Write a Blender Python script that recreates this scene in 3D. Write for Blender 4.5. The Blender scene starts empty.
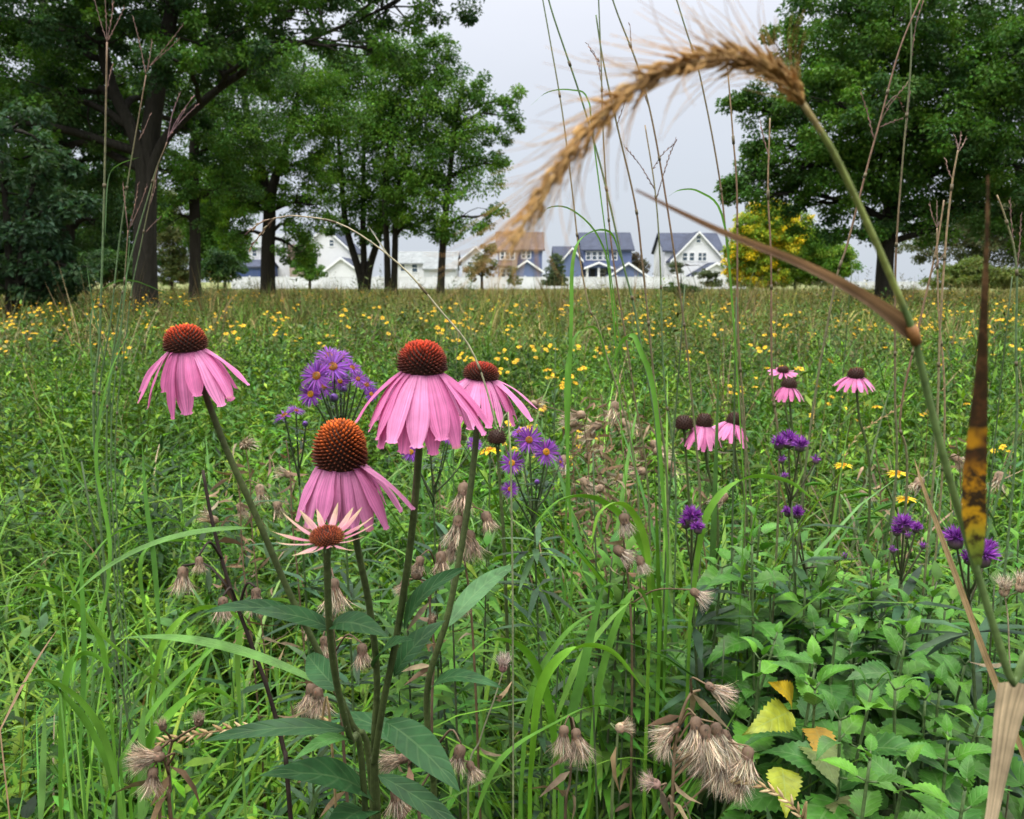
import bpy, math, random
import numpy as np
rng = np.random.default_rng(11)
random.seed(5)
S = bpy.context.scene
COL = S.collection
# ------------------------------------------------------------------ camera maths
F = 800.0; CX, CY = 512.0, 409.5; H = 1.05
PITCH = math.atan((CY - 281.0) / F)
cP, sP = math.cos(PITCH), math.sin(PITCH)
CAM = np.array([0.0, 0.0, H])

def PY(px, py, Y):
    """world point seen at a photo position, Y metres ahead"""
    x = (px - CX) / F; u = (CY - py) / F
    r = np.array([x, cP + u * sP, -sP + u * cP])
    return CAM + r * (Y / r[1])

def GX(px, Y, z=0.0):
    d = Y * cP + (H - z) * sP
    return np.array([d * (px - CX) / F, Y, z])

def nrm(v):
    v = np.asarray(v, float)
    return v / (np.linalg.norm(v, axis=-1, keepdims=True) + 1e-12)

# ------------------------------------------------------------------ mesh builder
class MB:
    def __init__(s):
        s.V = []; s.Q = []; s.T = []; s.C = []; s.L = []; s.n = 0
    def add(s, v, q=None, t=None, c=(1, 1, 1), lc=None):
        v = np.asarray(v, float).reshape(-1, 3)
        if q is not None and len(q): s.Q.append(np.asarray(q, np.int64).reshape(-1, 4) + s.n)
        if t is not None and len(t): s.T.append(np.asarray(t, np.int64).reshape(-1, 3) + s.n)
        s.C.append(np.broadcast_to(np.asarray(c, float), (len(v), 3)))
        s.L.append(np.zeros((len(v), 3)) if lc is None else np.broadcast_to(np.asarray(lc, float), (len(v), 3)))
        s.V.append(v); s.n += len(v)
        return s
    def build(s, name, mat, parent=None, origin=None, smooth=True):
        me = s.mesh(name, mat, origin, smooth)
        o = bpy.data.objects.new(name, me); COL.objects.link(o)
        if parent is not None: o.parent = parent
        return o
    def mesh(s, name, mat, origin=None, smooth=True):
        me = bpy.data.meshes.new(name)
        v = np.concatenate(s.V)
        if origin is not None: v = v - np.asarray(origin, float)
        Q = np.concatenate(s.Q) if s.Q else np.zeros((0, 4), np.int64)
        T = np.concatenate(s.T) if s.T else np.zeros((0, 3), np.int64)
        me.vertices.add(len(v)); me.vertices.foreach_set('co', v.astype(np.float32).ravel())
        loops = np.concatenate([Q.ravel(), T.ravel()]).astype(np.int32)
        me.loops.add(len(loops)); me.loops.foreach_set('vertex_index', loops)
        st = np.concatenate([np.arange(len(Q)) * 4, len(Q) * 4 + np.arange(len(T)) * 3]).astype(np.int32)
        me.polygons.add(len(st)); me.polygons.foreach_set('loop_start', st)
        me.polygons.foreach_set('use_smooth', np.full(len(st), bool(smooth)))
        me.update(calc_edges=True)
        a = me.attributes.new('tint', 'FLOAT_COLOR', 'POINT')
        c4 = np.ones((len(v), 4), np.float32); c4[:, :3] = np.concatenate(s.C)
        a.data.foreach_set('color', c4.ravel())
        L = np.concatenate(s.L)
        if np.any(L):
            b = me.attributes.new('lc', 'FLOAT_VECTOR', 'POINT')
            b.data.foreach_set('vector', L.astype(np.float32).ravel())
        if mat is not None: me.materials.append(mat)
        return me

def catmull(P, n):
    P = np.asarray(P, float)
    if len(P) == 2:
        t = np.linspace(0, 1, n)[:, None]; return P[0] * (1 - t) + P[1] * t
    E = np.vstack([2 * P[0] - P[1], P, 2 * P[-1] - P[-2]])
    out = []
    for s in np.linspace(0, len(P) - 1 - 1e-9, n):
        i = int(s); t = s - i
        a, b, c, d = E[i], E[i + 1], E[i + 2], E[i + 3]
        out.append(.5 * (2 * b + (c - a) * t + (2 * a - 5 * b + 4 * c - d) * t * t + (3 * b - a - 3 * c + d) * t ** 3))
    return np.array(out)

def tube(mb, P, R, k=6, c=(1, 1, 1)):
    P = np.asarray(P, float); n = len(P)
    R = np.broadcast_to(np.asarray(R, float), (n,))
    T = nrm(np.gradient(P, axis=0))
    a = np.array([0, 0, 1.0]) if abs(T[0][2]) < .9 else np.array([1.0, 0, 0])
    u = nrm(np.cross(T[0], a)); U = []
    for i in range(n):
        u = nrm(u - T[i] * np.dot(u, T[i])); U.append(u)
    U = np.array(U); W = np.cross(T, U)
    th = np.arange(k) * 2 * math.pi / k
    v = P[:, None, :] + R[:, None, None] * (U[:, None, :] * np.cos(th)[None, :, None] + W[:, None, :] * np.sin(th)[None, :, None])
    i = np.arange(n - 1)[:, None] * k; j = np.arange(k)[None, :]; j2 = (j + 1) % k
    q = np.stack([i + j, i + j2, i + k + j2, i + k + j], -1).reshape(-1, 4)
    c = np.asarray(c, float)
    if c.ndim == 2: c = np.repeat(c, k, axis=0)
    v = v.reshape(-1, 3)
    # closed ends
    v = np.vstack([v, P[0], P[-1]])
    t = [[n * k, (x + 1) % k, x] for x in range(k)] + [[n * k + 1, (n - 1) * k + x, (n - 1) * k + (x + 1) % k] for x in range(k)]
    if c.ndim == 2: c = np.vstack([c, c[0], c[-1]])
    mb.add(v, q, t, c)

def strip(mb, P, Wd, side, fold=.25, c=(1, 1, 1)):
    """a grass blade along P: three vertices across, folded at the midrib"""
    P = np.asarray(P, float); n = len(P)
    T = nrm(np.gradient(P, axis=0)); side = np.broadcast_to(np.asarray(side, float), (n, 3))
    N = nrm(np.cross(side, T)); Sd = nrm(np.cross(T, N))
    Wd = np.broadcast_to(np.asarray(Wd, float), (n,))[:, None] * .5
    v = np.stack([P - Sd * Wd, P - N * Wd * fold * 2, P + Sd * Wd], 1).reshape(-1, 3)
    i = np.arange(n - 1)[:, None] * 3; j = np.arange(2)[None, :]
    q = np.stack([i + j, i + j + 1, i + j + 4, i + j + 3], -1).reshape(-1, 4)
    c = np.asarray(c, float)
    if c.ndim == 2: c = np.repeat(c, 3, axis=0)
    lc = np.stack([np.tile([-1, 0, 1.0], n), np.repeat(np.linspace(0, 1, n), 3), np.full(3 * n, rng.random())], 1)
    mb.add(v, q, None, c, lc)

def leaf(mb, base, tip, W, arch=0.0, up=(0, 0, 1), fold=.25, prof='ovate', n=11, m=5, serr=0.0, c=(1, 1, 1), curl=0.0, wave=0.0, roll=0.0):
    base = np.asarray(base, float); tip = np.asarray(tip, float)
    t = np.linspace(0, 1, n); ax = tip - base; L = np.linalg.norm(ax)
    up = np.asarray(up, float); nn = nrm(up - nrm(ax) * np.dot(up, nrm(ax)))
    s0 = np.cross(nrm(ax), nn); nn = nrm(nn * math.cos(roll) + s0 * math.sin(roll))
    P = base + ax * t[:, None] + nn * (arch * L * 4 * t * (1 - t) ** (1 + curl))[:, None]
    T = nrm(np.gradient(P, axis=0)); Sd = nrm(np.cross(T, nn)); N = np.cross(Sd, T)
    if prof == 'ovate': w = np.sin(math.pi * t ** .56) ** 1.05 * (1 - .3 * t)
    elif prof == 'lance': w = np.sin(math.pi * t ** .75) ** .85
    elif prof == 'petal': w = np.clip(.5 + .95 * t, 0, 1) * np.where(t > .4, np.clip(1 - (np.abs(t - .4) / .605) ** 3.0, 0, 1) ** .75, 1)
    else: w = np.sin(math.pi * t ** .5)
    w = np.maximum(w, .04); w[-1] = .02
    u = np.linspace(-1, 1, m)
    ww = (w * W * .5)[:, None] * np.ones(m)
    if serr:
        z = 1 + serr * (np.arange(n) % 2 - .5); ww[:, 0] *= z; ww[:, -1] *= z
    ph = rng.random() * 6
    nk = .0
    v = P[:, None, :] + Sd[:, None, :] * (u[None, :] * ww)[..., None] + N[:, None, :] * (fold * np.abs(u)[None, :] * ww + wave * W * np.sin(t * 9 + ph)[:, None] * u[None, :] ** 2 * np.sign(u)[None, :])[..., None]
    if prof == 'petal':
        v[-1] = v[-2] + (ax / n) * (.45 + .25 * np.abs(np.sin(u * 4.2 + ph * .15)) - .25 * u * u)[:, None] + Sd[-1] * (u * W * .07)[:, None]
    i = np.arange(n - 1)[:, None] * m; j = np.arange(m - 1)[None, :]
    q = np.stack([i + j, i + j + 1, i + m + j + 1, i + m + j], -1).reshape(-1, 4)
    lc = np.stack([np.tile(u, n), np.repeat(t, m), np.full(n * m, rng.random())], 1)
    c = np.asarray(c, float)
    if c.ndim == 2:
        c = np.repeat(c if len(c) == n else np.stack([np.interp(t, np.linspace(0, 1, len(c)), c[:, k]) for k in range(3)], 1), m, axis=0)
    mb.add(v.reshape(-1, 3), q, None, c, lc)

def leaves_many(mb, B, D, U, L, W, c, detail=True, fold=.2, droop=.15):
    """many small leaves at once: base, direction, up, length, width, colour"""
    B, D, U = (np.asarray(a, float) for a in (B, D, U)); N = len(B)
    L = np.broadcast_to(L, (N,))[:, None]; W = np.broadcast_to(W, (N,))[:, None] * .5
    D = nrm(D); Sd = nrm(np.cross(D, U)); Nn = np.cross(Sd, D)
    if detail:
        rows = [B, None, None, B + D * L - Nn * L * droop]
        m1 = B + D * L * .33 + Nn * L * .02; m2 = B + D * L * .68 - Nn * L * droop * .35
        V = np.stack([rows[0], m1 - Sd * W + Nn * W * fold, m1, m1 + Sd * W + Nn * W * fold,
                      m2 - Sd * W * .75 + Nn * W * fold * .7, m2, m2 + Sd * W * .75 + Nn * W * fold * .7, rows[3]], 1)
        o = (np.arange(N) * 8)[:, None]
        q = np.concatenate([o + [1, 2, 5, 4], o + [2, 3, 6, 5]]); t = np.concatenate([o + [0, 2, 1], o + [0, 3, 2], o + [4, 5, 7], o + [5, 6, 7]])
        k = 8
    else:
        m = B + D * L * .45
        V = np.stack([B, m - Sd * W + Nn * W * fold, B + D * L - Nn * L * droop, m + Sd * W + Nn * W * fold], 1)
        q = (np.arange(N) * 4)[:, None] + [0, 3, 2, 1]; t = None; k = 4
    c = np.repeat(np.broadcast_to(c, (N, 3)), k, axis=0)
    mb.add(V.reshape(-1, 3), q, t, c)

def blades_many(mb, B, az, L, W, tilt, bend, K, c, across=2, fold=.2, taper=2.2, tw=0.0):
    N = len(B); s = np.linspace(0, 1, K + 1)
    th = tilt[:, None] + bend[:, None] * s[None, :] ** 1.6
    d = np.stack([np.sin(th) * np.cos(az)[:, None], np.sin(th) * np.sin(az)[:, None], np.cos(th)], -1)
    P = B[:, None, :] + np.concatenate([np.zeros((N, 1, 3)), np.cumsum((d[:, :-1] + d[:, 1:]) * .5, 1)], 1) * (L / K)[:, None, None]
    a2 = az[:, None] + tw * s[None, :]
    Sd = np.stack([-np.sin(a2), np.cos(a2), np.zeros_like(a2)], -1)
    w = W[:, None] * .5 * (np.minimum(1, .5 + 2 * s) * (1 - s ** taper) + .02)[None, :]
    Nn = np.cross(Sd, d)
    if across == 2: V = np.stack([P - Sd * w[..., None], P + Sd * w[..., None]], 2)
    else: V = np.stack([P - Sd * w[..., None], P - Nn * (w * fold * 2)[..., None], P + Sd * w[..., None]], 2)
    o = (np.arange(N) * (K + 1) * across)[:, None, None]; i = np.arange(K)[None, :, None] * across; j = np.arange(across - 1)[None, None, :]
    b = o + i + j
    q = np.stack([b, b + 1, b + across + 1, b + across], -1).reshape(-1, 4)
    cc = np.repeat(np.broadcast_to(c, (N, 3)), (K + 1) * across, axis=0)
    mb.add(V.reshape(-1, 3), q, None, cc)

def box(mb, x0, x1, y0, y1, z0, z1, c=(1, 1, 1)):
    v = [(x, y, z) for x in (x0, x1) for y in (y0, y1) for z in (z0, z1)]
    V = []; q = []
    for f in ((0, 1, 3, 2), (4, 6, 7, 5), (0, 4, 5, 1), (2, 3, 7, 6), (0, 2, 6, 4), (1, 5, 7, 3)):
        q.append([len(V) + i for i in range(4)]); V += [v[i] for i in f]
    mb.add(V, q, None, c)

def lathe(mb, org, axis, prof, k=12, c=(1, 1, 1)):
    """prof: (radius, height, colour or None) rows"""
    axis = nrm(axis); a = np.array([1.0, 0, 0]) if abs(axis[0]) < .8 else np.array([0, 1.0, 0])
    u = nrm(np.cross(axis, a)); w = np.cross(axis, u); th = np.arange(k) * 2 * math.pi / k
    ring = u * np.cos(th)[:, None] + w * np.sin(th)[:, None]
    V = np.concatenate([np.asarray(org) + axis * h + ring * r for r, h in [p[:2] for p in prof]])
    n = len(prof); i = np.arange(n - 1)[:, None] * k; j = np.arange(k)[None, :]; j2 = (j + 1) % k
    q = np.stack([i + j, i + j2, i + k + j2, i + k + j], -1).reshape(-1, 4)
    if len(prof[0]) > 2: c = np.repeat(np.array([p[2] for p in prof]), k, axis=0)
    mb.add(V, q, None, c)

# ------------------------------------------------------------------ scene tags
def tag(o, label=None, cat=None, group=None, kind=None):
    if label: o['label'] = label
    if cat: o['category'] = cat
    if group: o['group'] = group
    if kind: o['kind'] = kind
    return o
def thing(name, loc, label, cat, group=None):
    o = bpy.data.objects.new(name, None); COL.objects.link(o); o.location = tuple(float(a) for a in loc)
    o.empty_display_size = .05
    return tag(o, label, cat, group)
def dup(root, loc, rz=0.0, sc=1.0, label=None):
    def cp(o, par):
        c = o.copy(); COL.objects.link(c)
        if par is not None: c.parent = par
        for ch in kids.get(o.name, []): cp(ch, c)
        return c
    kids = {}
    def walk(o):
        kids[o.name] = list(o.children)
        for ch in o.children: walk(ch)
    walk(root)
    r = cp(root, None); r.location = tuple(float(a) for a in loc); r.rotation_euler = (0, 0, rz); r.scale = (sc,) * 3
    if label: r['label'] = label
    return r

# ------------------------------------------------------------------ materials
def newmat(name):
    m = bpy.data.materials.new(name); m.use_nodes = True; nt = m.node_tree; nt.nodes.clear()
    return m, nt
def N(nt, typ, **kw):
    n = nt.nodes.new(typ)
    for k, v in kw.items():
        if k[0] == '_': n.inputs[int(k[1:])].default_value = v
        elif hasattr(n, k): setattr(n, k, v)
    return n
def lk(nt, a, b): nt.links.new(a, b)
def noise(nt, scale, detail=4, coord='Object', vec=None, rough=.55):
    n = N(nt, 'ShaderNodeTexNoise'); n.inputs['Scale'].default_value = scale; n.inputs['Detail'].default_value = detail; n.inputs['Roughness'].default_value = rough
    if vec is None:
        tc = N(nt, 'ShaderNodeTexCoord'); vec = tc.outputs[coord]
    lk(nt, vec, n.inputs['Vector']); return n.outputs['Fac']
def ramp(nt, fac, stops):
    r = N(nt, 'ShaderNodeValToRGB'); e = r.color_ramp.elements
    while len(e) < len(stops): e.new(.5)
    for el, (p, c) in zip(e, stops):
        el.position = p; el.color = (c, c, c, 1) if isinstance(c, (int, float)) else (*c, 1)
    lk(nt, fac, r.inputs[0]); return r.outputs[0]
def mix(nt, fac, a, b, mode='MIX'):
    n = N(nt, 'ShaderNodeMix', data_type='RGBA', blend_type=mode)
    for x, i in ((fac, 0), (a, 6), (b, 7)):
        if hasattr(x, 'is_linked') or hasattr(x, 'links'): lk(nt, x, n.inputs[i])
        elif i == 0: n.inputs[0].default_value = x
        else: n.inputs[i].default_value = (*x, 1) if len(x) == 3 else x
    return n.outputs[2]
def mth(nt, op, a, b=None, clamp=False):
    n = N(nt, 'ShaderNodeMath', operation=op, use_clamp=clamp)
    for x, i in ((a, 0), (b, 1)):
        if x is None: continue
        if isinstance(x, (int, float)): n.inputs[i].default_value = x
        else: lk(nt, x, n.inputs[i])
    return n.outputs[0]
def attr(nt, name, out='Color'):
    n = N(nt, 'ShaderNodeAttribute', attribute_name=name); return n.outputs[out]

def finish(m, nt, col, rough=.6, trans=0.0, tcol=None, bump=None, bstr=.3, bdist=.002, spec=.5, sheen=0.0):
    p = N(nt, 'ShaderNodeBsdfPrincipled'); out = N(nt, 'ShaderNodeOutputMaterial')
    if isinstance(col, tuple): p.inputs['Base Color'].default_value = (*col, 1)
    else: lk(nt, col, p.inputs['Base Color'])
    if isinstance(rough, (int, float)): p.inputs['Roughness'].default_value = rough
    else: lk(nt, rough, p.inputs['Roughness'])
    p.inputs['Specular IOR Level'].default_value = spec
    if bump is not None:
        b = N(nt, 'ShaderNodeBump'); b.inputs['Strength'].default_value = bstr; b.inputs['Distance'].default_value = bdist
        lk(nt, bump, b.inputs['Height']); lk(nt, b.outputs[0], p.inputs['Normal'])
    sh = p.outputs[0]
    if trans:
        t = N(nt, 'ShaderNodeBsdfTranslucent')
        tc = mix(nt, 1.0, col if not isinstance(col, tuple) else col, tcol or (1.3, 1.4, .55), 'MULTIPLY')
        lk(nt, tc, t.inputs[0])
        ms = N(nt, 'ShaderNodeMixShader'); ms.inputs[0].default_value = trans
        lk(nt, sh, ms.inputs[1]); lk(nt, t.outputs[0], ms.inputs[2]); sh = ms.outputs[0]
    lk(nt, sh, out.inputs['Surface'])
    return m

def tintmat(name, rough=.5, trans=.3, nscale=60, namt=.35, tcol=None, spec=.4, veins=0.0, lines=0.0, spots=0.0, gain=None):
    m, nt = newmat(name)
    c = attr(nt, 'tint')
    f = noise(nt, nscale, 3)
    c = mix(nt, 1.0, c, ramp(nt, f, [(.3, 1 - namt), (.7, 1 + namt)]), 'MULTIPLY')
    if gain: c = mix(nt, 1.0, c, gain, 'MULTIPLY')
    bump = f; bs = .15; bd = .0006
    if veins or lines:
        s = N(nt, 'ShaderNodeSeparateXYZ'); lk(nt, attr(nt, 'lc', 'Vector'), s.inputs[0])
        u, t = s.outputs[0], s.outputs[1]; au = mth(nt, 'ABSOLUTE', u)
        if veins:
            w = mth(nt, 'SINE', mth(nt, 'SUBTRACT', mth(nt, 'MULTIPLY', t, 44.0), mth(nt, 'MULTIPLY', au, 8.0)))
            side = mth(nt, 'POWER', mth(nt, 'ADD', mth(nt, 'MULTIPLY', w, .5), .5), 9.0)
            mid = mth(nt, 'LESS_THAN', au, .055)
            v = mth(nt, 'MAXIMUM', mid, mth(nt, 'MULTIPLY', side, .55))
            c = mix(nt, mth(nt, 'MULTIPLY', v, veins), c, (.20, .30, .12))
            bump = mth(nt, 'SUBTRACT', f, mth(nt, 'MULTIPLY', v, .8)); bs = .45; bd = .0012
        if lines:
            n1 = N(nt, 'ShaderNodeTexNoise'); cb = N(nt, 'ShaderNodeCombineXYZ')
            lk(nt, mth(nt, 'MULTIPLY', u, 7.0), cb.inputs[0]); lk(nt, mth(nt, 'MULTIPLY', t, .7), cb.inputs[1]); lk(nt, mth(nt, 'MULTIPLY', s.outputs[2], 50.0), cb.inputs[2])
            lk(nt, cb.outputs[0], n1.inputs['Vector']); n1.inputs['Scale'].default_value = 1.0; n1.inputs['Detail'].default_value = 2
            g = n1.outputs['Fac']
            c = mix(nt, 1.0, c, ramp(nt, g, [(.3, 1 - lines), (.7, 1 + lines)]), 'MULTIPLY')
            bump = g; bs = .5; bd = .001
    if spots:
        vf = noise(nt, 22, 3); c = mix(nt, mth(nt, 'MULTIPLY', ramp(nt, vf, [(.55, 0.0), (.72, 1.0)]), spots), c, (.16, .20, .12))
    return finish(m, nt, c, rough, trans, tcol, bump, bs, bd, spec)

M_GRASS = tintmat('grass_blade_green', .45, .2, 25, .3, spec=.15, gain=(.85, .80, 1.05))
M_WEED = tintmat('weed_leaf_green', .45, .18, 40, .34, spec=.13, gain=(.84, .77, 1.0))
M_FAR = tintmat('far_meadow_grass', .7, .12, 1.2, .35, spec=.12)
M_TREE = tintmat('tree_leaf', .55, .25, .9, .25, spec=.14, gain=(1.08, 1.0, .95))
M_CLEAF = tintmat('coneflower_leaf', .45, .12, 55, .35, spec=.16, veins=.16)
M_SLEAF = tintmat('sunflower_leaf', .42, .18, 60, .34, gain=(.66, .67, .74), spec=.2, veins=.22, spots=.3)
M_PETAL = tintmat('pink_petal', .5, .3, 120, .1, tcol=(1.1, 1.0, 1.1), spec=.25, lines=.28)
M_RAY = tintmat('small_petal', .5, .3, 200, .12, tcol=(1.1, 1.0, 1.1), spec=.25)
M_CONE = tintmat('spiny_cone', .55, 0, 300, .25, spec=.15)
M_STEM = tintmat('plant_stem', .55, 0, 220, .35, spec=.35)
M_DRY = tintmat('dry_straw', .7, .2, 90, .35, tcol=(1.1, 1, .8), spec=.25)
M_DRYLEAF = tintmat('dry_leaf_blade', .6, .2, 60, .3, tcol=(1.1, 1, .8), spec=.3, lines=.35)

def bark():
    m, nt = newmat('tree_bark')
    tc = N(nt, 'ShaderNodeTexCoord'); mp = N(nt, 'ShaderNodeMapping'); mp.inputs['Scale'].default_value = (9, 9, 1.6); lk(nt, tc.outputs['Object'], mp.inputs[0])
    f = noise(nt, 1.6, 6, vec=mp.outputs[0]); g = noise(nt, .7, 3)
    c = mix(nt, f, (.010, .008, .007), (.042, .036, .029)); c = mix(nt, mth(nt, 'MULTIPLY', g, .35), c, (.03, .036, .022))
    return finish(m, nt, c, .9, bump=f, bstr=1.0, bdist=.09, spec=.1)
M_BARK = bark()

def siding(name, col, var=.12):
    m, nt = newmat(name)
    tc = N(nt, 'ShaderNodeTexCoord'); s = N(nt, 'ShaderNodeSeparateXYZ'); lk(nt, tc.outputs['Object'], s.inputs[0])
    saw = mth(nt, 'FRACT', mth(nt, 'MULTIPLY', s.outputs[2], 5.0))
    f = noise(nt, .5, 4)
    c = mix(nt, 1.0, col, ramp(nt, f, [(.3, 1 - var), (.7, 1 + var)]), 'MULTIPLY')
    return finish(m, nt, c, .6, bump=saw, bstr=.7, bdist=.02, spec=.3)
M_WHITE = siding('white_siding', (.72, .73, .75), .05)
M_BLUE = siding('slate_blue_siding', (.13, .17, .31))
M_NAVY = siding('navy_siding', (.05, .08, .20))
M_GREY = siding('grey_siding', (.42, .44, .46))
M_TANS = siding('tan_siding', (.36, .29, .25))
def roofm(name, a, b):
    m, nt = newmat(name)
    f = noise(nt, 1.3, 5); tc = N(nt, 'ShaderNodeTexCoord'); br = N(nt, 'ShaderNodeTexBrick'); lk(nt, tc.outputs['Object'], br.inputs['Vector'])
    br.inputs['Scale'].default_value = 2.0; br.inputs['Color1'].default_value = (*a, 1); br.inputs['Color2'].default_value = (*b, 1); br.inputs['Mortar'].default_value = (a[0] * .5, a[1] * .5, a[2] * .5, 1)
    c = mix(nt, 1.0, br.outputs[0], ramp(nt, f, [(.3, .8), (.7, 1.2)]), 'MULTIPLY')
    return finish(m, nt, c, .85, bump=f, bstr=.3, bdist=.02, spec=.2)
M_ROOFD = roofm('dark_shingle', (.045, .055, .085), (.06, .068, .10))
M_ROOFT = roofm('brown_shingle', (.115, .082, .070), (.14, .10, .085))
M_ROOFG = roofm('grey_shingle', (.20, .22, .22), (.25, .26, .26))
def plain(name, col, rough=.5, sc=3, amt=.08, spec=.4):
    m, nt = newmat(name); f = noise(nt, sc, 4)
    c = mix(nt, 1.0, col, ramp(nt, f, [(.3, 1 - amt), (.7, 1 + amt)]), 'MULTIPLY')
    return finish(m, nt, c, rough, bump=f, bstr=.1, bdist=.01, spec=spec)
M_TRIM = plain('white_trim', (.78, .79, .8))
M_GLASS = plain('window_glass', (.06, .09, .12), .08, spec=.8)
M_VINYL = plain('white_vinyl', (.64, .65, .69), .5, .4, .12)
M_DOOR = plain('dark_opening', (.03, .035, .05), .5)

def groundmat():
    m, nt = newmat('meadow_soil')
    tc = N(nt, 'ShaderNodeTexCoord'); P = tc.outputs['Object']
    s = N(nt, 'ShaderNodeSeparateXYZ'); lk(nt, P, s.inputs[0])
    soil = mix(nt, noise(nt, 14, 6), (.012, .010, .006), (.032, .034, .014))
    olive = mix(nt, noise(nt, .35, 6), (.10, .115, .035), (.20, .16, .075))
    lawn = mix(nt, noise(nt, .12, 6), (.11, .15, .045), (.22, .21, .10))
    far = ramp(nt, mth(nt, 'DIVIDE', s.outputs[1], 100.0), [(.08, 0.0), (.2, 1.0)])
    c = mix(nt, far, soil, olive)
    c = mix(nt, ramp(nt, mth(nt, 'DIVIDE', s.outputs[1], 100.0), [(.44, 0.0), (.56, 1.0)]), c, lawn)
    return finish(m, nt, c, .95, bump=noise(nt, 20, 5), bstr=.8, bdist=.03, spec=.1)
M_GROUND = groundmat()

# ------------------------------------------------------------------ world, sun, camera
w = bpy.data.worlds.new('World'); S.world = w; w.use_nodes = True; nt = w.node_tree; nt.nodes.clear()
SUN_EL, SUN_ROT = math.radians(60), math.radians(205)
sky = N(nt, 'ShaderNodeTexSky'); sky.sky_type = 'NISHITA'; sky.sun_disc = False; sky.sun_elevation = SUN_EL; sky.sun_rotation = SUN_ROT
sky.dust_density = 4.0; sky.air_density = 1.0
tc = N(nt, 'ShaderNodeTexCoord'); sep = N(nt, 'ShaderNodeSeparateXYZ'); lk(nt, tc.outputs['Generated'], sep.inputs[0])
z = sep.outputs[2]
# overcast cloud sheet: pale low down, about three times as bright overhead
cl = ramp(nt, z, [(0.0, (.69, .755, .835)), (.15, (.73, .785, .875)), (.36, (.80, .82, .90)), (.62, (1.0, 1.0, 1.0))])
gain = mth(nt, 'ADD', 6.35, mth(nt, 'MULTIPLY', mth(nt, 'POWER', mth(nt, 'MAXIMUM', z, 0.0), 3.0), 44.0))
mp = N(nt, 'ShaderNodeMapping'); mp.inputs['Scale'].default_value = (1, 1, 3.2); lk(nt, tc.outputs['Generated'], mp.inputs[0])
cn = noise(nt, 1.7, 5, vec=mp.outputs[0])
gain = mth(nt, 'MULTIPLY', gain, mth(nt, 'ADD', .93, mth(nt, 'MULTIPLY', cn, .18)))
vm = N(nt, 'ShaderNodeVectorMath', operation='SCALE'); lk(nt, cl, vm.inputs[0]); lk(nt, gain, vm.inputs['Scale'])
bgc = mix(nt, .93, sky.outputs[0], vm.outputs[0])
bg = N(nt, 'ShaderNodeBackground'); bg.inputs[1].default_value = .15; lk(nt, bgc, bg.inputs[0])
wo = N(nt, 'ShaderNodeOutputWorld'); lk(nt, bg.outputs[0], wo.inputs[0])
ld = bpy.data.lights.new('sun', 'SUN'); ld.energy = 1.5; ld.angle = math.radians(12); ld.color = (1, .97, .93)
so = bpy.data.objects.new('sun', ld); COL.objects.link(so)
# shine towards the scene from behind the camera, slightly to one side
so.rotation_euler = (math.radians(90) - SUN_EL, 0, math.radians(-25)); so.location = (0, -5, 20)
cd = bpy.data.cameras.new('camera'); co = bpy.data.objects.new('camera', cd); COL.objects.link(co); S.camera = co
co.location = (0, 0, H); co.rotation_euler = (math.radians(90) - PITCH, 0, 0)
cd.sensor_fit = 'HORIZONTAL'; cd.sensor_width = 36; cd.lens = F / 1024 * 36; cd.clip_start = .02; cd.clip_end = 2000
cd.shift_y = 0.0
cd.dof.use_dof = True; cd.dof.focus_distance = .66; cd.dof.aperture_fstop = cd.lens / 1.5
S.view_settings.view_transform = 'Standard'; S.view_settings.look = 'None'; S.view_settings.exposure = 0.0; S.view_settings.gamma = 1
S.render.resolution_x = 1024; S.render.resolution_y = 819
S.cycles.max_bounces = 6; S.cycles.diffuse_bounces = 3; S.cycles.glossy_bounces = 2; S.cycles.transmission_bounces = 3
S.cycles.use_denoising = True
try: S.cycles.denoiser = 'OPENIMAGEDENOISE'
except Exception: pass

# ------------------------------------------------------------------ ground
mb = MB()
gx = np.concatenate([np.linspace(-400, -12, 20), np.linspace(-10, 10, 41), np.linspace(12, 400, 20)])
gy = np.concatenate([np.linspace(-60, -4, 8), np.linspace(-3, 12, 31), np.linspace(15, 700, 30)])
X, Y = np.meshgrid(gx, gy); Z = np.where(Y < 30, .02 * np.sin(X * 2.1 + Y * 1.3) + .02 * np.sin(X * .7 - Y * 2.3) - .03, -.03)
n, m_ = X.shape; i = np.arange(n - 1)[:, None] * m_; j = np.arange(m_ - 1)[None, :]
mb.add(np.stack([X, Y, Z], -1).reshape(-1, 3), np.stack([i + j, i + j + 1, i + m_ + j + 1, i + m_ + j], -1).reshape(-1, 4))
tag(mb.build('ground', M_GROUND), 'meadow ground under the grass, running back to the lawn', 'ground', kind='structure')

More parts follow.
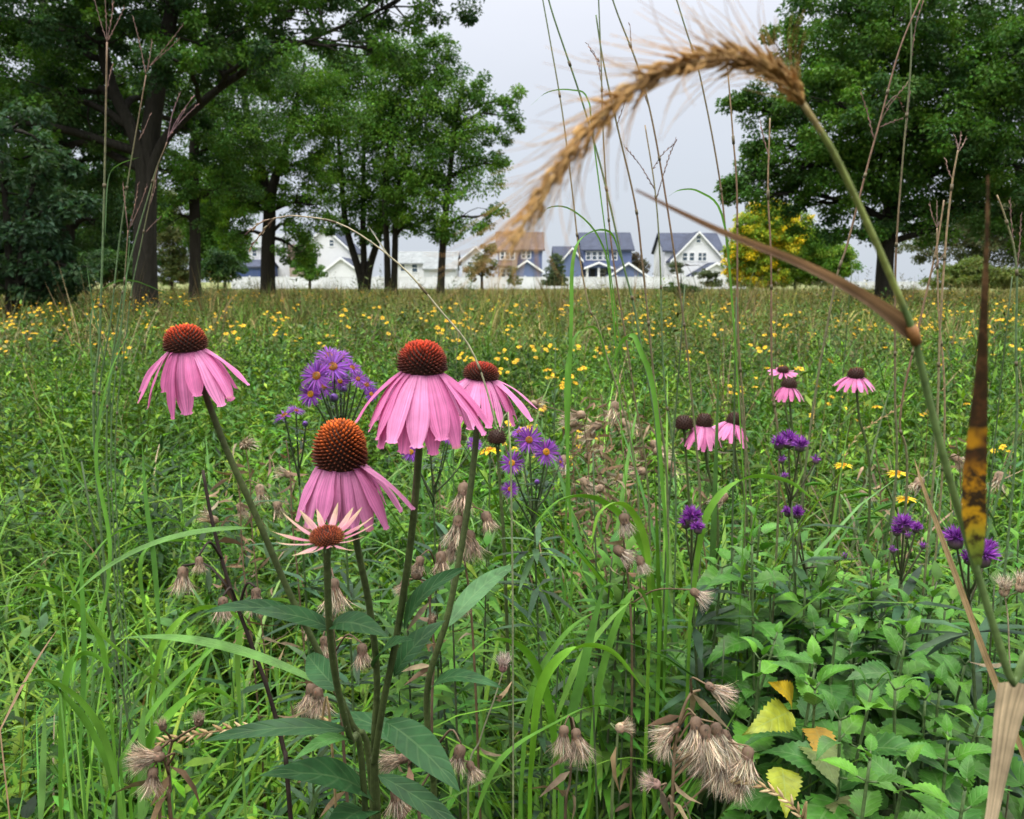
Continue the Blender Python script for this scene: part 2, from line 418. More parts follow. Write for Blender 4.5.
# ------------------------------------------------------------------ houses and fence
def X_(px, Y): return GX(px, Y, 1.0)[0]
def Z_(py, Y): return PY(CX, py, Y)[2]
def prism(mb, xa, xb, ya, yb, ze, zr, axis, over=.4, th=.22):
    """gable roof slabs with thickness; ridge along 'x' or 'y'"""
    if axis == 'x':
        ym = (ya + yb) / 2; s = (zr - ze) / (yb - ya) * 2
        for y0 in (ya, yb):
            sg = -1 if y0 == ya else 1; ye = y0 + sg * over; z0 = ze - s * over
            v = [(xa - over, ye, z0), (xb + over, ye, z0), (xb + over, ym, zr), (xa - over, ym, zr)]
            v = [np.array(p, float) for p in v]; lo = [p - (0, 0, th) for p in v]
            slab(mb, v, lo)
    else:
        xm = (xa + xb) / 2; s = (zr - ze) / (xb - xa) * 2
        for x0 in (xa, xb):
            sg = -1 if x0 == xa else 1; xe = x0 + sg * over; z0 = ze - s * over
            v = [(xe, ya - over, z0), (xe, yb + over, z0), (xm, yb + over, zr), (xm, ya - over, zr)]
            v = [np.array(p, float) for p in v]; lo = [p - (0, 0, th) for p in v]
            slab(mb, v, lo)
def slab(mb, v, lo):
    P = v + lo
    V = []; q = []
    for f in ((0, 1, 2, 3), (7, 6, 5, 4), (0, 4, 5, 1), (1, 5, 6, 2), (2, 6, 7, 3), (3, 7, 4, 0)):
        q.append([len(V) + k for k in range(4)]); V += [P[k] for k in f]
    mb.add(V, q)
def gablewall(mb, xa, xb, ya, yb, z0, ze, zr, axis):
    box(mb, xa, xb, ya, yb, z0, ze)
    if axis == 'y':
        xm = (xa + xb) / 2
        for y in (ya, yb): mb.add([(xa, y, ze), (xb, y, ze), (xm, y, zr - .2)], None, [[0, 1, 2]])
    else:
        ym = (ya + yb) / 2
        for x in (xa, xb): mb.add([(x, ya, ze), (x, yb, ze), (x, ym, zr - .2)], None, [[0, 1, 2]])
def window(parent, org, x, y, z0, z1, w, bars=True):
    mb = MB(); t = .12
    box(mb, x - w / 2 - t, x - w / 2, y - .09, y + .01, z0 - t, z1 + t); box(mb, x + w / 2, x + w / 2 + t, y - .09, y + .01, z0 - t, z1 + t)
    box(mb, x - w / 2, x + w / 2, y - .09, y + .01, z1, z1 + t); box(mb, x - w / 2, x + w / 2, y - .09, y + .01, z0 - t, z0)
    if bars: box(mb, x - w / 2, x + w / 2, y - .07, y, (z0 + z1) / 2 - .04, (z0 + z1) / 2 + .04)
    f = mb.build('window', M_TRIM, parent, org, False)
    mb = MB(); box(mb, x - w / 2, x + w / 2, y - .04, y + .01, z0, z1); mb.build('pane', M_GLASS, f, org, False)
def volume(parent, org, name, pa, pb, Y, dep, pe, pr, axis, wm, rm, z0=-.1, over=.4, trim=True):
    xa, xb = X_(pa, Y), X_(pb, Y); ze, zr = Z_(pe, Y), Z_(pr, Y)
    mb = MB(); gablewall(mb, xa, xb, Y, Y + dep, z0, ze, zr, axis); mb.build(name + '_wall' if name != 'main' else 'wall', wm, parent, org, False)
    mb = MB(); prism(mb, xa, xb, Y, Y + dep, ze, zr, axis, over); mb.build(name + '_roof' if name != 'main' else 'roof', rm, parent, org, False)
    if trim and axis == 'y':
        mb = MB(); xm = (xa + xb) / 2; s = (zr - ze) / (xb - xa) * 2
        for sg in (-1, 1):
            xe = xm + sg * ((xb - xa) / 2 + over); zz = ze - s * over
            v = [np.array(p, float) for p in ((xe, Y - over - .06, zz), (xm, Y - over - .06, zr), (xm, Y - over - .003, zr), (xe, Y - over - .003, zz))]
            slab(mb, v, [p - (0, 0, .3) for p in v])
        mb.build('fascia', M_TRIM, parent, org, False)
    return xa, xb, ze, zr
def wins(parent, org, Y, lst):
    for (px, py0, py1, wpx) in lst: window(parent, org, X_(px, Y), Y, Z_(py1, Y), Z_(py0, Y), wpx * Y / F)

YB = 118.0
# brown-roofed house
o = thing('house', GX(520, YB), 'slate blue two-storey house with a brown shingle roof behind the fence', 'house', 'houses behind the meadow'); g = np.array(o.location)
volume(o, g, 'main', 498, 542, YB, 9, 248, 230, 'x', M_BLUE, M_ROOFT)
volume(o, g, 'bay', 499, 517, YB - 1.4, 1.39, 249.5, 246, 'x', M_TANS, M_ROOFT, over=.15)
wins(o, g, YB - 1.4, [(502.5, 252, 259, 3.4), (507.5, 252, 259, 3.4), (512.5, 252, 259, 3.4)])
wins(o, g, YB, [(523.5, 251, 258, 3.2), (528.5, 251, 258, 3.2)])
volume(o, g, 'garage', 512, 542, YB - 4, 3.99, 270, 259.5, 'y', M_BLUE, M_ROOFT, over=.3)
mb = MB(); xa, xb = X_(498, YB), X_(512, YB); slab(mb, [np.array(p, float) for p in ((xa, YB - 3.4, Z_(266, YB)), (xb, YB - 3.4, Z_(266, YB)), (xb, YB - 1.42, Z_(261, YB)), (xa, YB - 1.42, Z_(261, YB)))], [np.array(p, float) for p in ((xa, YB - 3.4, Z_(267, YB)), (xb, YB - 3.4, Z_(267, YB)), (xb, YB - 1.42, Z_(262, YB)), (xa, YB - 1.42, Z_(262, YB)))])
mb.build('porch_roof', M_ROOFT, o, g, False)
wins(o, g, YB - 1.4, [(503, 269, 277, 4), (508.5, 269, 277, 2.5)])
# blue house with porch
o = thing('house', GX(600, YB), 'slate blue house with a dark roof, white porch gable and lower left wing', 'house', 'houses behind the meadow'); g = np.array(o.location)
volume(o, g, 'main', 583, 631, YB, 9, 248, 230.5, 'x', M_BLUE, M_ROOFD)
volume(o, g, 'wing', 556, 582.6, YB + 1, 8, 258, 245, 'x', M_BLUE, M_ROOFD)
volume(o, g, 'gable', 563, 581, YB - 2, 2.99, 258, 247, 'y', M_BLUE, M_ROOFD, over=.3)
wins(o, g, YB, [(588, 252, 259.5, 3.6), (594, 252, 259.5, 3.6), (599.7, 252, 259.5, 3.6), (605.5, 252, 259.5, 3.6), (614, 252, 259.5, 4)])
volume(o, g, 'porch', 586, 611, YB - 2.4, 2.39, 266.5, 261.5, 'y', M_BLUE, M_ROOFD, z0=Z_(268, YB), over=.35)
mb = MB()
for px in (587, 598.5, 610): x = X_(px, YB - 2.2); box(mb, x - .16, x + .16, YB - 2.35, YB - 2.03, -.1, Z_(268, YB))
mb.build('porch_post', M_TRIM, o, g, False)
mb = MB(); box(mb, X_(590, YB), X_(595, YB), YB - .06, YB + .02, 0, Z_(269, YB)); mb.build('door', M_DOOR, o, g, False)
wins(o, g, YB, [(602.5, 270, 277, 5)])
volume(o, g, 'garage', 606, 650, YB - 6, 5.99, 277, 262, 'y', M_BLUE, M_ROOFD, over=.35)
# white gable house
o = thing('house', GX(695, YB), 'white house with a tall front gable and dark left roof slope', 'house', 'houses behind the meadow'); g = np.array(o.location)
volume(o, g, 'gable', 672, 722, YB - 2, 6, 258, 231, 'y', M_WHITE, M_ROOFD, over=.4)
volume(o, g, 'main', 664, 720, YB + 1, 9, 249, 231, 'x', M_WHITE, M_ROOFD)
wins(o, g, YB - 2, [(697, 236, 242.5, 4), (684, 253, 260.5, 4.3), (691, 253, 260.5, 4.3), (699, 253, 260.5, 3.2), (703.5, 253, 260.5, 3.2)])
volume(o, g, 'garage', 696, 735, YB - 7, 4.99, 274, 262, 'y', M_WHITE, M_ROOFD, over=.35)
# houses behind the left trees
o = thing('house', GX(325, YB), 'white gabled house showing between the trunks left of the three-stemmed tree', 'house', 'houses behind the meadow'); g = np.array(o.location)
volume(o, g, 'main', 302, 352, YB, 10, 250, 226, 'y', M_WHITE, M_ROOFD)
volume(o, g, 'wing', 290, 312, YB - 1, .99, 256, 244, 'x', M_TANS, M_ROOFT, over=.2)
volume(o, g, 'garage', 322, 362, YB - 6, 5.99, 272, 257, 'y', M_WHITE, M_ROOFD, over=.3)
wins(o, g, YB, [(333, 240, 246, 4)]); wins(o, g, YB - 1, [(296, 260, 266, 4)])
mb = MB(); box(mb, X_(312, YB - 1), X_(321, YB - 1), YB - .2, YB + .02, 0, Z_(268, YB)); mb.build('garage_door', M_DOOR, o, g, False)
o = thing('house', GX(258, YB), 'white house with a navy lower storey, at the left end of the fence', 'house', 'houses behind the meadow'); g = np.array(o.location)
volume(o, g, 'main', 232, 290, YB + 1, 9, 246, 232, 'x', M_WHITE, M_ROOFG)
volume(o, g, 'garage', 236, 268, YB - 4, 4.99, 266, 259, 'x', M_NAVY, M_ROOFD, over=.2)
wins(o, g, YB + 1, [(245, 249, 256, 4), (256, 249, 256, 4), (280, 249, 256, 4)])
o = thing('house', GX(440, YB), 'low white and grey house half hidden behind the two-stemmed tree', 'house', 'houses behind the meadow'); g = np.array(o.location)
volume(o, g, 'main', 398, 455, YB + 2, 9, 262, 250, 'x', M_WHITE, M_ROOFG)
volume(o, g, 'garage', 424, 456, YB - 3, 4.99, 268, 260, 'x', M_GREY, M_ROOFG, over=.2)
wins(o, g, YB + 2, [(403, 264, 271, 4), (415, 264, 272, 5)])
o = thing('house', GX(470, YB), 'white house standing just left of the brown-roofed house', 'house', 'houses behind the meadow'); g = np.array(o.location)
volume(o, g, 'main', 462, 490, YB + 4, 9, 258, 246, 'y', M_WHITE, M_ROOFD)
wins(o, g, YB + 4, [(470, 262, 268, 4), (481, 262, 268, 4)])

def fence(pa, pb, Y, h, label, dy=0.0):
    a, b = GX(pa, Y), GX(pb, Y + dy)
    o = thing('fence', (a + b) / 2, label, 'fence'); g = np.array(o.location)
    L = np.linalg.norm(b - a); k = max(2, int(L / 2.4)); d = (b - a) / L
    mb = MB()
    for i in range(k):
        p = a + d * L * (i + .5) / k; hw = L / k / 2 - .07
        yy = p[1]
        nb = 12
        for q in range(nb):
            x0 = p[0] - hw + 2 * hw * q / nb; box(mb, x0 + .003, x0 + 2 * hw / nb - .003, yy - .02, yy + .02, .06, h - .05)
        box(mb, p[0] - hw, p[0] + hw, yy - .045, yy + .045, h - .05, h + .04); box(mb, p[0] - hw, p[0] + hw, yy - .045, yy + .045, .0, .06)
    mb.build('panel', M_VINYL, o, g, False)
    for i in range(k + 1):
        p = a + d * L * i / k; mb = MB(); box(mb, p[0] - .065, p[0] + .065, p[1] - .065, p[1] + .065, -.1, h + .1)
        lathe(mb, (p[0], p[1], h + .1), (0, 0, 1), [(.1, 0), (.1, .03), (.0, .1)], 4); mb.build('post', M_VINYL, o, g, False)
fence(232, 745, 106, 1.55, 'long white vinyl privacy fence along the far edge of the meadow')
fence(842, 948, 95, .95, 'white fence behind the trunk of the big right tree', 3)

# ------------------------------------------------------------------ trees
def canopy_leaves(mb, C, R, n, size, cols, flat=.75, detail=False):
    """leaves in clumps: C (M,3) centres, R (M,) radii, n leaves for each clump"""
    M = len(C); idx = np.repeat(np.arange(M), n); K = len(idx)
    d = nrm(rng.normal(size=(K, 3))); r = rng.random(K) ** .45
    off = d * (R[idx] * r)[:, None]; off[:, 2] *= flat
    B = C[idx] + off
    out = nrm(d * [1, 1, .4] + rng.normal(size=(K, 3)) * .55 + [0, 0, -.25])
    up = nrm(np.array([0, 0, 1.0]) + rng.normal(size=(K, 3)) * .55)
    ca = np.asarray(cols); base = ca[rng.integers(0, len(ca), M)][idx]
    c = base * (.8 + .4 * rng.random((K, 1))) * (1 + .12 * rng.normal(size=(K, 3)) * [1, .5, .5])
    L = size * (.7 + .6 * rng.random(K))
    leaves_many(mb, B, out, up, L, L * .62, np.clip(c, .004, 1), detail, fold=.3, droop=.2)

def branchy(mb, a, b, r0, r1, sag=.12, k=6, n=7):
    a, b = np.asarray(a, float), np.asarray(b, float); L = np.linalg.norm(b - a)
    mid = (a + b) / 2 + np.array([0, 0, L * sag]) + rng.normal(size=3) * L * .06
    P = catmull([a, mid, b], n); P[1:-1] += rng.normal(size=(n - 2, 3)) * L * .012
    tube(mb, P, np.linspace(r0, r1, n), k)
    return P

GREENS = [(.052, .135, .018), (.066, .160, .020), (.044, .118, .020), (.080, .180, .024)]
def tree(name, label, cat, Y, stems, ell, dens=1.0, leaf_size=.15, cols=GREENS, clump=.9, group=None, limb_r=.12, depth=None, detail=False):
    """stems: list of photo-column paths [(px,py,radius m), ...] from the ground up; ell: crown lobes (px,py,rx,ry,dY)"""
    bp = GX(stems[0][0][0], Y)
    o = thing(name, bp, label, cat, group); g = np.array(o.location)
    tm = MB(); tops = []
    for st in stems:
        P = [GX(st[0][0], Y, -.1)] + [PY(px, py, Y + .15 * k) for k, (px, py, r) in enumerate(st[1:])]
        R = [.86 * r for r in [st[0][2]] + [r for _, _, r in st[1:]]]
        n = 6 * len(P); Q = catmull(P, n); rr = np.interp(np.linspace(0, 1, n), np.linspace(0, 1, len(R)), R)
        rr[:3] *= [1.35, 1.15, 1.05]
        tube(tm, Q, rr, 10); tops.append((Q, rr))
    cm = MB(); m_px = F / Y
    for e in ell:
        px, py, rx, ry = e[:4]; dy = e[4] if len(e) > 4 else 0.0; dn = e[5] if len(e) > 5 else 1.0
        c = PY(px, py, Y + dy); RX, RZ = rx / m_px, ry / m_px; RYd = min(RX, depth or 1e9, RZ * 1.6 + 1)
        # limb from the nearest stem point below the lobe
        best = None
        for Q, rr in tops:
            for k in range(len(Q) // 4, len(Q)):
                dist = np.linalg.norm((Q[k] - c) * [1, 1, .7]) + (3 * max(0, Q[k][2] - c[2] + .3))
                if best is None or dist < best[0]: best = (dist, Q[k], rr[k])
        if np.linalg.norm(best[1] - c) > .6:
            lp = branchy(tm, best[1], c, min(best[2] * .75, limb_r), .03, .1, 7, 9)
        else: lp = np.array([best[1], c])
        vol = RX * RYd * RZ; nc = max(6, int(dens * dn * 6.5 * vol ** .72 / clump ** 1.6))
        d = nrm(rng.normal(size=(nc, 3))); r = rng.random(nc) ** .42
        C = c + d * r[:, None] * [RX, RYd, RZ]
        Rc = clump * (.55 + .6 * rng.random(nc)) * min(1.0, max(.45, min(RX, RZ) / 2.2))
        C[:, 2] = np.maximum(C[:, 2], .7 + Rc * .5)
        for q in C[:: 2]:
            s = lp[rng.integers(len(lp) // 2, len(lp))]; branchy(tm, s, q, .028, .006, .05, 4, 5)
        canopy_leaves(cm, C, Rc, max(14, int(150 * (clump * .15 / leaf_size) ** 1.6)), leaf_size, cols, detail=detail)
    tm.build('trunk', M_BARK, o, g); cm.build('crown', M_TREE, o, g, False)
    return o
TG = 'trees around the meadow'
LIME = [(.085, .20, .022), (.11, .23, .022), (.07, .17, .026), (.15, .26, .028)]
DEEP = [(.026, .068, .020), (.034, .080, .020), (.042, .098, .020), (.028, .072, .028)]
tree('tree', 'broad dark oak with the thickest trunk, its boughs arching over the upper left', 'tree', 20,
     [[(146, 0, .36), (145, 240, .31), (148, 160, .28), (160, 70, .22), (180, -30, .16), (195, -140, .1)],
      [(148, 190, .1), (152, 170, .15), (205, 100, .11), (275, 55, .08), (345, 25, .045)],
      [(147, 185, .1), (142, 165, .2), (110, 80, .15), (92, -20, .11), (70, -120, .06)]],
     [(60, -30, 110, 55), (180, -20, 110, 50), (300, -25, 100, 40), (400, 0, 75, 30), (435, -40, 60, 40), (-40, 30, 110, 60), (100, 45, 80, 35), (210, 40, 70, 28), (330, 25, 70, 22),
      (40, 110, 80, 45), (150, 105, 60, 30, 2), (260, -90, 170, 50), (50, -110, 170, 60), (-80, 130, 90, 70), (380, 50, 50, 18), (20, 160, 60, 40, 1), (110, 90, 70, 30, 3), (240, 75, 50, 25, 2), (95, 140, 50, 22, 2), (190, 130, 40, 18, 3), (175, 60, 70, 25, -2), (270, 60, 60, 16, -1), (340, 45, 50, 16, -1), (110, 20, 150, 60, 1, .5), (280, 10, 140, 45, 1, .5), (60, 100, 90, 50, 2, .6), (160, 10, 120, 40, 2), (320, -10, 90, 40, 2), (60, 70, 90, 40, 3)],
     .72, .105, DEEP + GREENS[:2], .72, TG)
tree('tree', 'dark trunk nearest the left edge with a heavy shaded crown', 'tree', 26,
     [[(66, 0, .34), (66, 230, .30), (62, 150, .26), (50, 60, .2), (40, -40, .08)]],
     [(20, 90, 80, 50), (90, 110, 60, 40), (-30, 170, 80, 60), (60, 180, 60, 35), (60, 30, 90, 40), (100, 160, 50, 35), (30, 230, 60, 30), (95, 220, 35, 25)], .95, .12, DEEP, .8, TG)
tree('tree', 'slim straight trunk just right of the thick oak trunk', 'tree', 34,
     [[(195, 0, .28), (195, 230, .25), (194, 150, .22), (205, 80, .16), (210, 0, .06)]],
     [(200, 110, 70, 50), (165, 170, 50, 32), (225, 60, 70, 40), (220, 190, 40, 30), (180, 215, 40, 22), (235, 140, 50, 35), (120, 150, 45, 40)], .95, .13, GREENS + DEEP[:2], .8, TG)
tree('tree', 'forked dark tree standing alone before the navy and white house', 'tree', 40,
     [[(268, 0, .44), (268, 250, .38), (269, 205, .34), (258, 160, .22), (245, 100, .14), (238, 50, .06)], [(269, 215, .2), (271, 200, .28), (285, 150, .2), (298, 95, .12), (305, 60, .05)]],
     [(250, 130, 55, 45), (300, 120, 45, 40), (275, 75, 60, 35), (240, 205, 30, 22), (308, 205, 30, 30), (298, 250, 26, 16), (280, 165, 55, 25), (225, 160, 35, 30), (300, 75, 45, 30), (315, 160, 30, 28), (300, 225, 28, 18), (235, 235, 28, 16), (330, 130, 36, 36), (210, 195, 34, 24), (278, 195, 50, 16)], .85, .135, GREENS + LIME[:2], .85, TG)
tree('tree', 'three-stemmed tree spreading from one base, left of the two-stemmed one', 'tree', 46,
     [[(363, 0, .27), (360, 275, .26), (346, 225, .2), (340, 160, .14), (335, 100, .05)], [(364, 0, .25), (364, 265, .22), (363, 215, .18), (365, 130, .1), (372, 80, .05)], [(366, 0, .27), (369, 270, .25), (380, 230, .2), (392, 150, .12), (400, 90, .05)]],
     [(350, 150, 35, 45), (385, 130, 45, 45), (365, 90, 40, 28), (345, 200, 28, 22), (385, 185, 40, 28), (352, 115, 32, 25), (335, 90, 30, 28), (375, 215, 30, 22), (330, 175, 22, 20), (355, 60, 28, 18), (370, 232, 36, 12), (335, 225, 22, 12)], .9, .16, GREENS, .95, TG)
tree('tree', 'two-stemmed tree with dark straight stems between its neighbours', 'tree', 44,
     [[(388, 0, .22), (387, 250, .2), (385, 190, .17), (392, 120, .1), (405, 60, .05)], [(394, 0, .22), (395, 250, .2), (398, 190, .16), (420, 120, .1), (435, 70, .05)]],
     [(400, 100, 45, 35), (430, 85, 40, 28), (425, 140, 50, 40), (405, 190, 45, 30), (445, 65, 32, 20), (415, 225, 35, 20), (400, 60, 35, 22), (430, 45, 28, 14)], .95, .16, GREENS + LIME[:1], .95, TG)
tree('tree', 'single slim tree farthest right of the group, its branches reaching into open sky', 'tree', 43,
     [[(440, 0, .25), (443, 245, .22), (448, 190, .18), (455, 130, .12), (462, 80, .05)]],
     [(455, 120, 42, 35), (465, 170, 40, 35), (445, 220, 42, 24), (478, 90, 28, 22), (498, 130, 20, 14), (518, 120, 16, 11), (500, 165, 18, 12), (490, 215, 14, 12), (425, 175, 30, 30), (512, 100, 14, 9)], .95, .16, GREENS + LIME[:2], .9, TG)
tree('tree', 'huge dense green tree overhanging the right side of the meadow', 'tree', 25,
     [[(884, 0, .36), (885, 265, .29), (890, 215, .26), (897, 150, .22), (905, 70, .17), (915, -40, .08)], [(889, 225, .1), (893, 210, .16), (930, 170, .13), (985, 120, .1), (1030, 80, .05)], [(889, 215, .1), (886, 200, .14), (845, 160, .11), (805, 130, .08)]],
     [(840, 15, 60, 35), (820, 60, 60, 35), (775, 115, 42, 26), (765, 180, 40, 24), (745, 200, 22, 12), (800, 150, 55, 35), (810, 205, 55, 25), (880, 90, 70, 45), (870, 160, 60, 40), (940, 60, 75, 50), (1000, 100, 80, 50),
      (960, 150, 70, 38), (1030, 170, 60, 45), (915, 205, 55, 25), (985, 205, 65, 22), (845, 228, 36, 14), (1050, 40, 90, 70), (900, -40, 100, 45), (1000, -30, 110, 55), (735, 100, 14, 8), (730, 185, 14, 8), (755, 150, 18, 12), (800, 90, 40, 26), (850, 110, 60, 35, -2), (930, 120, 60, 35, -2), (890, 20, 60, 35, -2), (790, 45, 40, 25), (1000, 60, 60, 35, -2), (960, 230, 40, 14, -1), (865, 228, 36, 12, -1), (900, 110, 135, 100, 1, .55), (960, 170, 90, 55, 1, .6), (830, 160, 75, 50, 0, .6), (1030, 215, 60, 30, 0, .8)],
     1.15, .115, [(.034, .088, .026)] + GREENS + [(.06, .14, .035)], .82, TG)
# trees behind
tree('tree', 'small tree turning bright yellow at the left skirt of the huge right tree', 'tree', 54,
     [[(752, 0, .16), (752, 255, .13), (756, 225, .08), (758, 200, .03)]],
     [(760, 228, 26, 22), (748, 250, 22, 24), (772, 240, 28, 22), (735, 262, 12, 22), (768, 210, 20, 12), (792, 228, 20, 18), (756, 268, 22, 16), (745, 280, 20, 8), (770, 278, 22, 10)], 3.4, .17, [(.20, .30, .03), (.16, .27, .03), (.66, .52, .02), (.46, .44, .03), (.26, .34, .03), (.70, .57, .03), (.13, .24, .03), (.18, .28, .03)], .6, TG)
tree('shrub', 'round bright green shrub beside the small yellow tree', 'shrub', 57,
     [[(795, 0, .12), (795, 270, .1), (797, 250, .05)]],
     [(785, 265, 32, 20), (812, 258, 30, 24), (803, 242, 28, 16), (762, 272, 20, 14), (838, 262, 22, 18), (815, 272, 30, 14)], 3.2, .16, LIME, .7, 'shrubs at the far side')
tree('tree', 'soft olive tree far behind at the right edge', 'tree', 60,
     [[(985, 0, .2), (985, 240, .16), (988, 190, .1), (990, 150, .04)]],
     [(960, 225, 50, 25), (1000, 215, 45, 35), (1035, 230, 40, 40), (985, 250, 40, 18), (930, 245, 30, 18)], 1.1, .2, [(.09, .12, .06), (.075, .11, .05), (.11, .13, .07)], 1.0, TG)
tree('shrub', 'pale lime shrub low on the right lawn', 'shrub', 48,
     [[(968, 0, .08), (968, 285, .06), (968, 270, .03)]],
     [(950, 280, 26, 13), (980, 276, 30, 15), (1010, 280, 28, 14), (965, 268, 24, 10)], 2.2, .15, [(.11, .16, .04), (.09, .14, .035), (.13, .17, .05)], .6, 'shrubs at the far side')
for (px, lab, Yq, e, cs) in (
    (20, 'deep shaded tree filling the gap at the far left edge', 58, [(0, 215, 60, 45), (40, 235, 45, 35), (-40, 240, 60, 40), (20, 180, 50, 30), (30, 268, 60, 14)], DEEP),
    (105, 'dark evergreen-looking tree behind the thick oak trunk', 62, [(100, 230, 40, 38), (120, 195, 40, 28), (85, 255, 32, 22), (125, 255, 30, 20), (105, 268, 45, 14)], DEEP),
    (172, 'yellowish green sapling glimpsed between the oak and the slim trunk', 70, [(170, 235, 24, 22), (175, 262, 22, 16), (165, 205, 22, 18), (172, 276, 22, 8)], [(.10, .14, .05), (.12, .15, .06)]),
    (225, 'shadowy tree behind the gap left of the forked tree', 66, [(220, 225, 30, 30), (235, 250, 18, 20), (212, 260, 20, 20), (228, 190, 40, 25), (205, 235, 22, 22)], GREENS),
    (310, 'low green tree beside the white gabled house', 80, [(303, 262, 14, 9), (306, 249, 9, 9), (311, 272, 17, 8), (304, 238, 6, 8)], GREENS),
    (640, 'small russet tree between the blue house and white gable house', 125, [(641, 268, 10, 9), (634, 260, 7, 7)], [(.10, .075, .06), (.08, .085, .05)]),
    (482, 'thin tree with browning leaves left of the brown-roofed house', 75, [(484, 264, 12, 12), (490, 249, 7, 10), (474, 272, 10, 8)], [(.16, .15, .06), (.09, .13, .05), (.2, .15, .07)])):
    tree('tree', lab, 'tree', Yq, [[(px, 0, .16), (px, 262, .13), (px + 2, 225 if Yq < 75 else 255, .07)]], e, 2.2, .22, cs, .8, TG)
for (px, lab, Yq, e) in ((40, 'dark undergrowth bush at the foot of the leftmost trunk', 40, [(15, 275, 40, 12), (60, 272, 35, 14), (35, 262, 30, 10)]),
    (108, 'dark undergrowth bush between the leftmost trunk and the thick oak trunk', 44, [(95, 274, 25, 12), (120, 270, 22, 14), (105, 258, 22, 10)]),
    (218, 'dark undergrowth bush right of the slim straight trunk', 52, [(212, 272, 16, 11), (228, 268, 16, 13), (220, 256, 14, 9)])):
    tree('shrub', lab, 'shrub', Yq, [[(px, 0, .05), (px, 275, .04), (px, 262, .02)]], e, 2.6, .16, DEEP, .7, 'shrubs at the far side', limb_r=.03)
for (px, lab, Yq, e, cs) in (
    (555, 'conical grey-green shrub before the fence by the blue house', 72, [(555, 275, 11, 11), (556, 264, 8, 10), (550, 282, 9, 6), (561, 281, 9, 7)], [(.07, .11, .055), (.06, .10, .05)]),
    (514, 'little wispy shrub before the fence under the brown-roofed house', 74, [(514, 280, 7, 6), (513, 270, 4, 6)], [(.10, .14, .06)]),
    (681, 'small dark shrub standing out in the open meadow', 30, [(680, 298, 16, 12), (686, 308, 12, 12), (674, 290, 9, 8), (690, 292, 8, 7)], DEEP),
    (712, 'twiggy little sapling before the fence by the white gable house', 60, [(712, 284, 10, 7), (706, 274, 12, 5), (675, 268, 9, 5)], [(.07, .10, .05)])):
    tree('shrub', lab, 'shrub', Yq, [[(px, 0, .04), (px, 285, .03), (px, 272, .012)]], e, 3.0, .12 if Yq > 40 else .07, cs, .42 if Yq > 40 else .25, 'shrubs at the far side', limb_r=.03)
tree('shrub', 'large leafy bush with drooping boughs at the left edge under the oak', 'shrub', 14,
     [[(10, 0, .08), (8, 240, .07), (0, 160, .05), (-20, 100, .02)], [(14, 0, .07), (25, 220, .05), (45, 150, .03)]],
     [(10, 130, 55, 25), (-20, 190, 60, 35), (40, 165, 45, 20), (25, 225, 45, 25), (50, 250, 30, 18), (-20, 260, 60, 30), (30, 275, 45, 14), (70, 205, 20, 12), (5, 288, 40, 14), (45, 290, 35, 12), (75, 270, 16, 10)],
     1.5, .11, [(.032, .075, .034), (.04, .085, .038), (.028, .065, .034)], .5, 'shrubs at the far side', limb_r=.05)

# ------------------------------------------------------------------ meadow cover
def fbm(x, y, f, seed):
    r = np.random.default_rng(seed); t = 0
    for k in range(9):
        a = r.random() * 6.283; ff = f * (.5 + 1.5 * r.random()); t = t + np.sin((x * math.cos(a) + y * math.sin(a)) * ff + r.random() * 6.283)
    return np.clip(.5 + t / 9 * 1.05, 0, 1)
def patch(x, y, a, b, c, ph=0.0):
    return .5 + .25 * np.sin(x * a + y * b + ph) + .25 * np.sin(x * c - y * a * .7 + 1.7 + ph * 2)
def wedge(n, y0, y1, half=.66, extra=1.0, p=1.0):
    """points spread over the view wedge and a step beyond it"""
    a = rng.random(n); k = 2.0 * p
    Yv = (y0 ** k + a * (y1 ** k - y0 ** k)) ** (1 / k)
    Xv = (rng.random(n) * 2 - 1) * (Yv * half + extra)
    return Xv, Yv
G = np.array
def pick(cols, n, w=None):
    cols = G(cols); c = cols[rng.choice(len(cols), n, p=w)]
    return np.clip(c * (.45 + .85 * rng.random((n, 1)) ** 1.1) * (1 + .1 * rng.normal(size=(n, 3)) * [1, .4, .6]), .004, 1)
GR = [(.080, .215, .010), (.120, .275, .014), (.046, .145, .012), (.165, .300, .020), (.062, .185, .018)]

